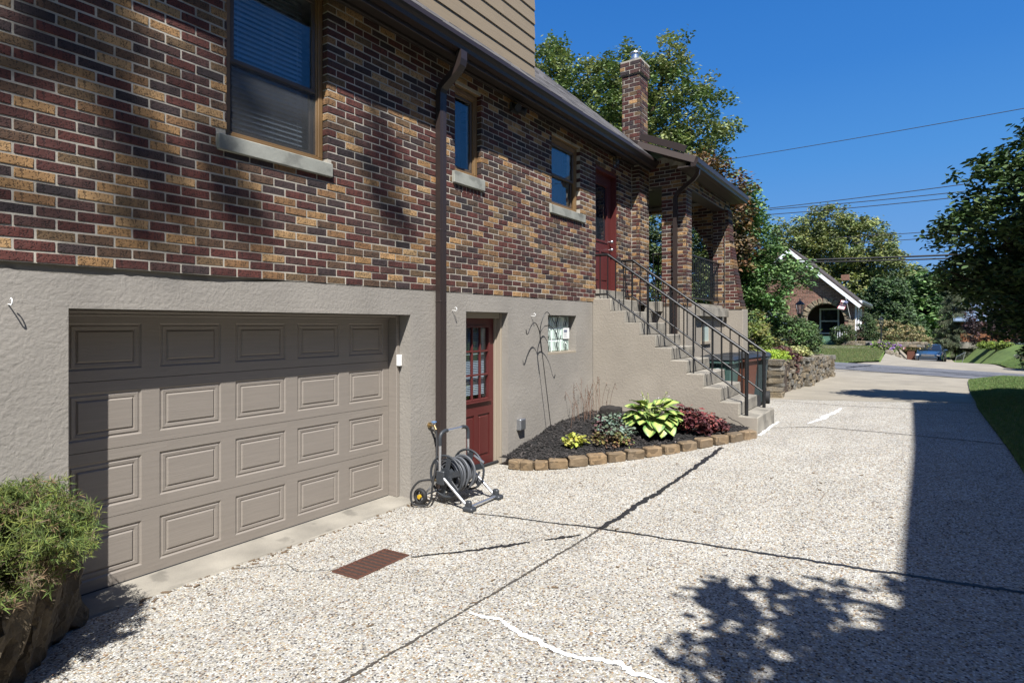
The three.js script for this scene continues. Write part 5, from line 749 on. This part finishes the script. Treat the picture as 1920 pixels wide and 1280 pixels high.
// ------------------------------------------------------------ house across the street
{
  R = rng(84); const y0 = .55, sx = 40.5, h = thing('bungalow', 'brick bungalow with stone arch and white rake across the street', 'house', -2, y0, sx), L = (x, y, s) => [x + 2, y - y0, s - sx];
  const bm = mat({ map: brickTex, roughness: .9, color: C(.25, .13, .09) }), th = g => g.translate(2, -y0, sx);
  const xr = 1.45, ey = 3.35, px = -2.2, py = 6.75, cx = -.15, ar = 1.06, ay = 2.05, arch = [];
  for (let k = 0; k <= 14; k++) { const a = Math.PI * k / 14; arch.push([cx - ar * Math.cos(a), ay + ar * 1.05 * Math.sin(a)]); }
  obj('front_wall', th(faceShape([[-6, 0], [cx - ar, 0], ...arch, [cx + ar, 0], [xr, 0], [xr, ey], [px, py - .1], [-6, ey]], null, 41, .3)), M.mortar, h);
  { const lst = layBricks(-6, xr, .3, 6.6, -6, (a, b, ya, yb) => { const top = (yb - ey) / (py - .1 - ey), m = yb > ey ? xr - (xr - px) * top : xr; const ym = (ya + yb) / 2, w = ym < ay ? ar : ym < ay + ar * 1.05 ? ar * Math.sqrt(1 - ((ym - ay) / (ar * 1.05)) ** 2) : 0; return subtract(w ? [[cx - w, cx + w, -9, 9]] : [])(a, Math.min(b, m), ya, yb); }, .1, .28); const gs = lst.map(([a, b, ya, yb]) => tint(th(place(brickGeo(b - a, yb - ya, .06), (a + b) / 2, (ya + yb) / 2, -.02, 'cam', 41, R() * 4)), (l => [.27 * l, .14 * l, .10 * l])(rr(.65, 1.25)))); tag(obj('brick', gs, M.brickMix, h, true), null, null, null, 'stuff'); }
  for (let k = 0; k < 13; k++) { const a = Math.PI * (k + .5) / 13, r = ar + .17, g = cblock(.34, .24, .12, .02, .02); g.rotateZ(Math.PI - a); g.translate(cx - r * Math.cos(a), ay + r * 1.05 * Math.sin(a), -40.99); obj('arch_stone', th(g), M.rocks[k % 3 ? 4 : 1], h); }
  for (let k = 0; k < 12; k++) { const sd = k % 2 ? 1 : -1, g = bx(-.2, .2, -.12, .12, -.05, .05, .02, .02); g.translate(cx + sd * (ar + .2 + rr(-.02, .06)), .5 + (k >> 1) * .255, -40.99); obj('quoin_stone', th(g), M.rocks[k % 3 ? 4 : 1], h); }
  for (let k = 0; k < 6; k++) { const g = bx(-.18, .18, -.11, .11, -.05, .05, .02, .02); g.translate(xr - .16, .9 + k * .24, -40.99); obj('quoin_stone', th(g), M.rocks[k % 3 ? 4 : 1], h); }
  obj('side_wall', th(bx(xr - .3, xr, 0, ey, 41.35, 50)), bm, h); obj('porch_back', th(bx(-4, xr - .3, 0, 3.2, 43, 43.2)), mat({ color: C(.05, .03, .025), roughness: .9 }), h);
  const win = new THREE.Group(); win.name = 'porch_window'; h.add(win); obj('frame', [th(bx(-.7, -.6, 1.2, 2.9, 42.9, 42.99)), th(bx(.35, .45, 1.2, 2.9, 42.9, 42.99)), th(bx(-.6, .35, 2.8, 2.9, 42.9, 42.99)), th(bx(-.6, .35, 1.2, 1.3, 42.9, 42.99)), th(bx(-.6, .35, 2.02, 2.1, 42.9, 42.985))], M.whitePaint, win); obj('pane', th(bx(-.6, .35, 1.3, 2.8, 42.95, 42.97)), M.glassDark, win);
  for (const s of [43.2, 45.5]) { const w = obj('window', [th(bx(xr, xr + .05, 1.5, 2.9, s, s + .1)), th(bx(xr, xr + .05, 1.5, 2.9, s + 1, s + 1.1)), th(bx(xr, xr + .05, 2.8, 2.9, s + .1, s + 1)), th(bx(xr, xr + .05, 1.5, 1.6, s + .1, s + 1))], M.whitePaint, h); obj('pane', th(bx(xr, xr + .02, 1.6, 2.8, s + .1, s + 1)), M.glassDark, w); }
  const sl = Math.atan((py - ey) / (xr - px)), len = Math.hypot(py - ey, xr - px) + .55, roof = bx(0, len, 0, .12, 40.55, 50.4, .01); roof.rotateZ(-sl); roof.translate(px, py, 0); const roof2 = bx(-len, 0, 0, .12, 40.55, 50.4, .01); roof2.rotateZ(sl); roof2.translate(px, py, 0); obj('roof', [th(roof), th(roof2)], mat({ color: C(.05, .04, .038), roughness: .9 }), h);
  const rake = bx(0, len, -.2, -.005, 40.52, 40.6, .01); rake.rotateZ(-sl); rake.translate(px, py, 0); const rake2 = bx(-len, 0, -.2, -.005, 40.52, 40.6, .01); rake2.rotateZ(sl); rake2.translate(px, py, 0); obj('rake_board', [th(rake), th(rake2)], M.whitePaint, h);
  obj('eave_soffit', th(bx(xr, xr + .42, ey - .22, ey - .05, 40.6, 50.3)), M.whitePaint, h); obj('gutter', th(bx(xr + .42, xr + .52, ey - .18, ey - .04, 40.6, 50.3)), M.steel, h); obj('downspout', th(bx(xr + .01, xr + .09, .3, ey - .2, 41.1, 41.18)), M.whitePaint, h);
  obj('chimney', th(bx(.2, .7, 5, 5.4, 47, 47.5)), bm, h);
  const ps = []; for (let k = 0; k < 4; k++) ps.push(th(bx(-.35, .5, .2, .62 + k * .16, 39.6 + k * .28, 39.9 + k * .28 + .02))); obj('porch_steps', ps, mat({ color: C(.06, .13, .09), roughness: .7 }), h);
  const wr = []; for (let k = 0; k < 6; k++) wr.push(th(bx(.42 + k * .12, .46 + k * .12, 1.0, 1.62, 40.7, 40.74))); wr.push(th(bx(.4, 1.06, 1.6, 1.68, 40.68, 40.76)), th(bx(.4, .46, .45, 1.66, 40.6, 40.67))); obj('porch_railing', wr, M.whitePaint, h);
}
{ // flags
  R = rng(85); const mk = (w, hgt) => { const cv = document.createElement('canvas'); cv.width = 190; cv.height = 104; const c = cv.getContext('2d'); for (let i = 0; i < 13; i++) { c.fillStyle = i % 2 ? '#eeeeee' : '#a81f31'; c.fillRect(0, i * 8, 190, 8); } c.fillStyle = '#2b3560'; c.fillRect(0, 0, 78, 56); c.fillStyle = '#eeeeee'; for (let j = 0; j < 9; j++) for (let i = 0; i < (j % 2 ? 5 : 6); i++) c.fillRect(5 + i * 12.5 + (j % 2 ? 6 : 0), 3 + j * 6, 3, 3); const t = new THREE.CanvasTexture(cv); t.colorSpace = THREE.SRGBColorSpace; return mat({ map: t, roughness: .8, side: THREE.DoubleSide }); }; const fm = mk();
  const fold = (w, h) => { const g = new THREE.PlaneGeometry(w, h, 14, 10), p = g.attributes.position; for (let i = 0; i < p.count; i++) { const u = p.getX(i) / w + .5; p.setXYZ(i, p.getX(i) * .5, p.getY(i) - u * .25 * h, .08 * Math.sin(u * 9)); } g.computeVertexNormals(); return g; };
  const f = thing('porch_flag', 'striped flag hanging on a pole beside the stone arch', 'flag', 1.02, 2.5, 40.6); obj('pole', cyl(new THREE.Vector3(.2, -.25, -.3), new THREE.Vector3(-.05, 1.25, .3), .014), M.white, f); const cl = fold(1.2, .7); cl.rotateZ(-Math.PI / 2); cl.scale(.55, 1, 1); cl.rotateZ(-.25); cl.translate(-.12, .5, .22); obj('cloth', cl, fm, f, true);
  const g = thing('garden_flag', 'small striped garden flag beside the blue car', 'flag', 3.65, terr(3.65, 46), 46); obj('pole', [cyl(new THREE.Vector3(0, -.1, 0), new THREE.Vector3(0, .95, 0), .01), cyl(new THREE.Vector3(0, .93, 0), new THREE.Vector3(.3, .93, 0), .008)], M.iron, g); const c2 = new THREE.PlaneGeometry(.3, .42, 6, 6); c2.rotateZ(-Math.PI / 2); c2.translate(.17, .72, 0); obj('cloth', c2, fm, g, true);
}
function lamp(x, y, s, hgt, label) {
  const t = thing('lamp_post', label, 'lamp post', x, y, s, 'black garden lamp posts'), v = (a, b, c) => new THREE.Vector3(a, b, c);
  obj('post', [cyl(v(0, -.2, 0), v(0, hgt - .5, 0), .045, .035, 10), cyl(v(0, hgt - .56, 0), v(0, hgt - .48, 0), .06, .09, 10)], M.iron, t); obj('lantern_glass', cyl(v(0, hgt - .48, 0), v(0, hgt - .18, 0), .08, .125, 6), M.glass, t); const b = []; for (let k = 0; k < 6; k++) { const a = k * Math.PI / 3; b.push(bar(v(.085 * Math.cos(a), hgt - .48, .085 * Math.sin(a)), v(.13 * Math.cos(a), hgt - .18, .13 * Math.sin(a)), .012)); } obj('lantern_frame', b, M.iron, t); obj('lantern_cap', [new THREE.ConeGeometry(.17, .16, 6).translate(0, hgt - .1, 0), new THREE.SphereGeometry(.025, 8, 6).translate(0, hgt, 0)], M.iron, t); return t;
}
lamp(1.3, .72, 20.75, 1.95, 'black lantern post above the round hedge'); lamp(2.93, .34, 38.1, 1.95, 'black lantern post on the far lawn by the flowers');
// ------------------------------------------------------------ shrubs and trees across the street
shrub('round_bush', 'round clipped bush in front of the stone arch', .95, .72, 39.4, [[0, .5, 0, .68, .58, .6]], { seed: 91, clusters: 160, per: 30, sigma: .1, size: .09, colors: DEEP, lump: .08 });
shrub('cone_bush', 'cone-shaped bush beside the arch of the far house', 2.15, .68, 39.8, [[0, .55, 0, .72, .6, .65], [0, 1.1, 0, .45, .6, .45], [0, 1.55, 0, .22, .35, .25]], { seed: 92, clusters: 200, per: 30, sigma: .1, size: .09, colors: DEEP, lump: .1 });
shrub('hydrangea_bush', 'large pale hydrangea bush on the far lawn corner', 3.75, .25, 42.5, [[-.6, 1.0, 0, 1.0, .85, .8], [.4, .8, 0, .95, .85, .8], [1.0, .5, 0, .6, .55, .6]], { seed: 93, clusters: 220, per: 26, sigma: .12, size: .11, colors: [[.3, .24, .11], [.36, .3, .15], [.14, .17, .05], [.22, .2, .08]], lump: .2 });
shrub('flower_clump', 'green clump with purple flowers under the far lamp post', 3.1, .34, 37.6, [[0, .25, 0, .75, .32, .4]], { seed: 94, clusters: 90, per: 24, sigma: .09, size: .1, colors: [[.16, .26, .04], [.12, .2, .03], [.2, .28, .06], [.28, .14, .38]], lump: .3 });
{ R = rng(95); const t = thing('garden_wall', 'low stone garden wall at the foot of the far house', 'wall', 2, .55, 39.1); for (let i = 0; i < 11; i++) for (let j = 0; j < 2; j++) { const g = bx(-.18, .18, -.075, .075, -.12, .12, .02, .015); g.translate(-.95 + i * .37 + (j ? .15 : 0), .08 + j * .15, 0); obj('stone', g, M.rocks[Math.floor(R() * 6)], t); } }
{ const p = struct('garden_path', sheet(37, 39.4, 8, s => -.5 + (39.4 - s) * .15, s => .55 + (39.4 - s) * .9, 3, (x, s) => terr(x, s) + .045), M.concrete, 'curved concrete path to the green porch steps', true); }
const FAR = { clusters: 420, per: 34, sigma: .5, size: .5, lump: .35, hollow: .5 };
tree('olive_tree', 'huge olive-green tree behind the bungalow', 'tree', -2.2, .5, 66, [[0, 8, 0, 3.6, 4, 3.4], [-3, 9.5, 0, 3, 3, 3], [2.6, 9, .5, 2.9, 3, 3], [-.5, 11.3, 0, 2.6, 2.3, 2.6], [4.0, 6.6, 0, 2.2, 2.8, 2.4], [-4.5, 7, 0, 3, 3.4, 3], [.8, 5, 0, 3.8, 2.6, 3]], { ...FAR, seed: 101, colors: OLIVE, trunk: [4, .35], clusters: 1050, size: .3, sigma: .42, per: 50 });
tree('far_green_tree', 'mid-green tree right of the bungalow', 'tree', 2.4, 0, 58, [[0, 2.6, 0, 2.0, 2, 1.8], [.4, 4.2, 0, 1.5, 1.5, 1.5], [1.2, 1.6, 0, 1.6, 1.5, 1.4]], { ...FAR, seed: 102, colors: DEEP.map(c => [c[0] * 1.1, c[1] * 1.15, c[2] * 1.4]), trunk: [2, .15], size: .26, sigma: .3 });
tree('far_green_tree', 'tall dark tree on the skyline above the hydrangea', 'tree', 2.6, -.5, 84, [[0, 5, 0, 3.4, 3.6, 3], [1.5, 7.4, 0, 2.4, 2, 2.2], [-2, 6.4, 0, 2.2, 2.4, 2]], { ...FAR, seed: 103, colors: DEEP, trunk: [3, .25] });
tree('far_green_tree', 'bright green tree left of the spruce', 'tree', 5.2, -.8, 78, [[0, 4, 0, 2.6, 3, 2.5], [.6, 6.2, 0, 1.8, 1.9, 1.8], [-1, 2, 0, 2.4, 2, 2]], { ...FAR, seed: 104, colors: BRIGHT, trunk: [3, .2] });
tree('far_green_tree', 'dark rounded tree on the skyline behind the spruce', 'tree', 8.2, -.8, 92, [[0, 5, 0, 4, 3.8, 3], [-2.4, 6.4, 0, 2.6, 2.4, 2.4], [2.6, 6, 0, 3, 3, 2.4]], { ...FAR, seed: 105, colors: DEEP, trunk: [3, .3] });
tree('far_green_tree', 'low leafy tree behind the blue car', 'tree', 4.4, -1.2, 68, [[0, 1.5, 0, 1.7, 1.5, 1.4], [-1.2, 1.0, 0, 1.2, 1.2, 1.2]], { ...FAR, seed: 106, colors: BRIGHT.concat(DEEP), trunk: [1, .1], size: .24, sigma: .26 });
tree('far_green_tree', 'broad tree on the far right skyline behind the brick house', 'tree', 16, 0, 82, [[0, 4, 0, 5, 4, 3], [5, 5, 0, 5, 4.4, 3], [-4, 3.5, 0, 3, 3, 3]], { ...FAR, seed: 107, colors: DEEP, trunk: [3, .3] });
tree('far_green_tree', 'broad tree behind the left of the bungalow roof', 'tree', -13, 0, 60, [[0, 5, 0, 5, 4, 3], [5, 4, 0, 3, 3, 3]], { ...FAR, seed: 108, colors: DEEP, trunk: [3, .3] });
{ // spruce with drooping tiers
  R = rng(109); const t = thing('spruce_tree', 'grey-green spruce with drooping tiers right of the blue car', 'tree', 7.4, -.9, 63), it = [], br = []; obj('trunk', cyl(new THREE.Vector3(0, -.3, 0), new THREE.Vector3(0, 7.4, 0), .17, .02), M.bark, t);
  for (let y = .35; y < 7.3; y += .21) { const r = 2.15 * Math.pow(1 - y / 7.6, .85), n = 9; for (let k = 0; k < n; k++) { const a = rr(0, 6.28), L = r * rr(.75, 1.1), e = new THREE.Vector3(L * Math.cos(a), y - .12 * L + rr(-.1, .1), L * Math.sin(a)), b0 = new THREE.Vector3(0, y + .12, 0); br.push(limb(b0, e, .02, .006, .05)); const m = Math.ceil(L * 16); for (let i = 0; i < m; i++) { const p = b0.clone().lerp(e, .25 + .75 * R()); it.push([p.x + gauss() * .12, p.y - Math.abs(gauss()) * .13, p.z + gauss() * .12, rr(.14, .26), rr(-.8, .8), rr(0, 6.28), rr(-1.2, .1), shade([[.15, .18, .1], [.19, .215, .13], [.11, .14, .08]][Math.floor(R() * 3)], .25)]); } } }
  crown(t, gNeedle, M.leaf, it); obj('branches', br, M.bark, t);
}
shrub('purple_plum_shrub', 'dark purple-leaved shrub in front of the far right house', 9.1, .2, 54, [[0, 1.5, 0, 1.9, 1.3, 1.2], [1.5, 1.2, 0, 1.5, 1.2, 1.1]], { seed: 110, clusters: 260, per: 24, sigma: .22, size: .2, colors: [[.045, .018, .022], [.06, .028, .03], [.03, .014, .016]], lump: .4 });
shrub('yellow_juniper_bed', 'low yellow-green spreading juniper at the far lawn edge', 8.9, .3, 49, [[0, .18, 0, 1.1, .22, .5]], { seed: 111, clusters: 110, per: 24, sigma: .1, size: .12, colors: [[.2, .27, .03], [.14, .2, .03]], lump: .2 });
shrub('blue_juniper_bed', 'low blue-grey spreading juniper right of the yellow one', 11.0, .3, 49.5, [[0, .15, 0, 1.2, .2, .5]], { seed: 112, clusters: 110, per: 24, sigma: .1, size: .12, colors: [[.1, .15, .14], [.08, .12, .12]], lump: .2 });
{ // house far right: orange brick with a pale metal roof
  R = rng(113); const t = thing('orange_brick_house', 'orange brick house with blue-grey metal roof behind the purple shrub', 'house', 12, .1, 62); const bm = mat({ map: brickTex, color: C(.3, .12, .055), roughness: .9 });
  obj('wall', bx(-4.2, 7, -.3, 2.15, 0, 6), bm, t); const r1 = bx(-4.7, 7.4, 0, .1, -.6, 3.4, .01); r1.rotateX(.42); r1.translate(0, 2.2, 0); obj('roof', r1, mat({ color: C(.2, .27, .38), roughness: .35, metalness: .3 }), t); for (let k = 0; k < 22; k++) { const s = bx(-.02, .02, .1, .14, -.6, 3.4, .005); s.rotateX(.42); s.translate(-4.6 + k * .56, 2.2, 0); obj('roof_seam', s, M.steel, t); }
  obj('awning', bx(-.4, 3, 1.4, 1.6, -1.4, 0), M.whitePaint, t); obj('foundation', bx(-4.25, 7.05, -.3, .25, -.06, 6.02), M.concrete, t); const w = obj('window', [bx(1, 1.1, .7, 1.35, -.05, .0), bx(2.3, 2.4, .7, 1.35, -.05, 0), bx(1.1, 2.3, .7, .78, -.05, 0), bx(1.1, 2.3, 1.27, 1.35, -.05, 0)], M.whitePaint, t); obj('pane', bx(1.1, 2.3, .78, 1.27, -.02, -.005), M.glassDark, w);
}
shrub('white_flowering_shrub', 'white-flowered shrub at the far right edge of the lawn', 7.85, .3, 27.2, [[0, .45, 0, .45, .5, .4]], { seed: 114, clusters: 60, per: 18, sigma: .1, size: .13, colors: [[.06, .12, .03], [.08, .14, .03], [.6, .6, .45]], lump: .3 });
// ------------------------------------------------------------ blue car on the lane
{
  const t = thing('sedan_car', 'blue sedan parked nose out on the lane across the street', 'car', 5.62, terr(5.62, 57) + .017, 57.3), bm = mat({ color: C(.04, .085, .16), roughness: .25, clearcoat: 1, clearcoatRoughness: .05, metalness: .4 }); t.rotation.y = -.1;
  const sec = [ // z (towards viewer +), half width, y low, y high
    [2.25, .62, .28, .62], [2.2, .78, .22, .70], [1.9, .88, .2, .80], [1.2, .91, .2, .92], [.55, .92, .2, .98], [-1.6, .92, .2, 1.02], [-2.2, .86, .25, 1.0], [-2.35, .7, .35, .9]];
  const loft = (S, prof) => { const n = prof.length, pos = [], idx = []; S.forEach(q => prof.forEach(p => { pos.push(q[1] * p[0], mix(q[2], q[3], p[1]), q[0]); })); for (let i = 0; i < S.length - 1; i++) for (let j = 0; j < n; j++) { const a = i * n + j, b = i * n + (j + 1) % n, c = a + n, d = b + n; idx.push(a, b, d, a, d, c); } for (const i of [0, S.length - 1]) for (let j = 1; j < n - 1; j++) idx.push(i * n, i * n + j, i * n + j + 1); const g = new THREE.BufferGeometry(); g.setAttribute('position', new THREE.Float32BufferAttribute(pos, 3)); g.setIndex(idx); g.computeVertexNormals(); return g; };
  obj('body', loft(sec, [[-.9, 0], [-1, .25], [-1, .65], [-.92, .9], [-.7, 1], [.7, 1], [.92, .9], [1, .65], [1, .25], [.9, 0]]), bm, t);
  const cab = [[.75, .72, .9, .96], [.1, .7, .9, 1.34], [-.2, .66, .9, 1.44], [-.9, .66, .9, 1.46], [-1.5, .68, .9, 1.36], [-2.0, .72, .9, 1.02]];
  obj('cabin', loft(cab, [[-1.18, 0], [-1.05, .6], [-.9, .97], [-.6, 1], [.6, 1], [.9, .97], [1.05, .6], [1.18, 0]]), bm, t);
  const ws = new THREE.BufferGeometry(); ws.setAttribute('position', new THREE.Float32BufferAttribute([-.74, .99, .78, .74, .99, .78, .6, 1.40, .03, -.74, .99, .78, .6, 1.40, .03, -.6, 1.40, .03], 3)); ws.computeVertexNormals(); obj('windscreen', ws, M.glassDark, t);
  for (const k of [-1, 1]) { const wh = obj('wheel', cyl(new THREE.Vector3(k * .72, .32, 1.4), new THREE.Vector3(k * .93, .32, 1.4), .32, .32, 20), M.rubber, t); obj('rim', cyl(new THREE.Vector3(k * .9, .32, 1.4), new THREE.Vector3(k * .94, .32, 1.4), .2, .2, 14), M.alu, wh); const w2 = obj('wheel', cyl(new THREE.Vector3(k * .72, .32, -1.4), new THREE.Vector3(k * .93, .32, -1.4), .32, .32, 20), M.rubber, t); const hl = bx(-.17, .17, -.07, .07, -.1, .1, .05); hl.rotateY(k * -.25); hl.translate(k * .62, .64, 2.13); obj('headlight', hl, mat({ color: C(.8, .82, .85), roughness: .1, metalness: .5 }), t); const mi = bx(-.11, .11, -.06, .06, -.05, .05, .03); mi.translate(k * 1.02, 1.02, .6); obj('mirror', mi, bm, t); }
  for (let k = 0; k < 3; k++) obj('grille_bar', bx(-.42, .42, .575 + k * .055, .6 + k * .055, -2.3, -2.2, .006), M.alu, t); obj('air_intake', bx(-.6, .6, .33, .43, -2.27, -2.15, .01), M.dark, t); obj('bumper_strip', bx(-.55, .55, .24, .29, -2.28, -2.1, .01), M.steel, t);
}
{ const t = cartFar(4.3, 56.4, 'brown rubbish cart beside the blue car'); function cartFar(x, s, label) { const g = thing('brown_cart', label, 'rubbish cart', x, terr(x, s), s); obj('cart_body', bx(-.26, .26, .05, .95, -.28, .28, .04), mat({ color: C(.1, .035, .02), roughness: .6 }), g); obj('lid', bx(-.3, .3, .95, 1.04, -.32, .32, .03), mat({ color: C(.08, .03, .02), roughness: .6 }), g); return g; } }
{ R = rng(116); const t = thing('gate_panel', 'small leaning wire gate right of the blue car', 'gate', 6.9, terr(6.9, 52) + .1, 52), v = (a, b) => new THREE.Vector3(a, b, 0), p = [cyl(v(.35, -.1), v(.62, .98), .025), cyl(v(0, 0), v(.1, .62), .018), cyl(v(.1, .62), v(.6, .95), .018)]; obj('frame', p, M.alu, t); for (let k = 1; k < 6; k++) obj('wire', cyl(v(k * .08, 0), v(.1 + k * .085, .62 + k * .05), .006), M.steel, t); }
{ R = rng(117); for (const [x, s, k, l] of [[3.35, 36.2, .45, 'pale flat stone at the corner of the far lawn'], [3.75, 37.2, .3, 'white round stone beside the lane'], [3.55, 41, .35, 'grey stone by the small garden flag']]) { const g = rough(k, k * .6, k * .8, .2, 3); g.translate(0, k * .2, 0); const o = obj('lawn_stone', g, M.rocks[2]); o.position.copy(V(x, terr(x, s) + .02, s)); tag(o, l, 'stone', 'stones edging the lane'); } }
// ------------------------------------------------------------ overhead wires along the street
{ const wire = (pts, r, l) => { const o = obj('overhead_wire', tube(pts.map(p => V(...p)), r, 40, 5), M.dark); tag(o, l, 'wire', 'overhead wires'); };
  const run = (xa, ya, xb, yb, sag) => { const pts = []; for (let i = -4; i <= 10; i++) { const t = i / 4; pts.push([mix(xa, xb, t), mix(ya, yb, t) + sag * ((t - .5) ** 2 - .25), 21.5]); } return pts; };
  wire(run(-1.56, 7.85, 6.9, 7.95, .12), .011, 'highest thin wire crossing the sky'); wire(run(.68, 5.91, 4.83, 5.97, .05), .013, 'second highest wire, upper of the three'); wire(run(.85, 5.84, 4.7, 5.78, .05), .013, 'wire in the middle of the three'); wire(run(1.18, 5.66, 4.64, 5.62, .05), .013, 'lowest of the three parallel wires'); wire(run(3.54, 4.67, 4.81, 4.66, .01), .011, 'thin wire above the thick cables'); wire(run(3.75, 4.47, 4.77, 4.47, .01), .011, 'thin wire just above the thick cables'); wire(run(-.81, 4.12, 5.22, 3.92, .1), .03, 'thick upper cable in front of the bungalow roof'); wire(run(-.81, 4.05, 5.16, 3.82, .1), .024, 'thick lower cable in front of the bungalow roof'); }
// ------------------------------------------------------------ neighbour's house on the right, outside the view: it shades the drive
{ R = rng(118); const t = thing('neighbour_house', 'two-storey neighbour house right of the driveway that shades it', 'house', 7.55, 0, 0); const eh = 6.95;
  obj('wall', bx(.35, 8, -.2, eh, -7, 9.05), mat({ map: brickTex, color: C(.24, .13, .09), roughness: .9 }), t); const a = bx(-.02, 4.6, -.1, .05, -7.4, 9.35); a.rotateZ(.36); a.translate(0, eh, 0); const b = bx(-4.6, .02, -.1, .05, -7.4, 9.35); b.rotateZ(-.36); b.translate(8.5, eh, 0); obj('roof', [a, b], mat({ color: C(.06, .055, .055), roughness: .9 }), t); obj('gutter', bx(-.1, .0, eh - .13, eh, -7.4, 9.35), M.whitePaint, t);
  for (const s of [-5, -1, 3]) { const w = obj('window', [bx(.3, .35, 1.5, 3, s, s + .1), bx(.3, .35, 1.5, 3, s + 1, s + 1.1), bx(.3, .35, 2.9, 3, s + .1, s + 1), bx(.3, .35, 1.5, 1.6, s + .1, s + 1)], M.whitePaint, t); obj('pane', bx(.33, .345, 1.6, 2.9, s + .1, s + 1), M.glassDark, w); } }
renderer.render(scene, camera);
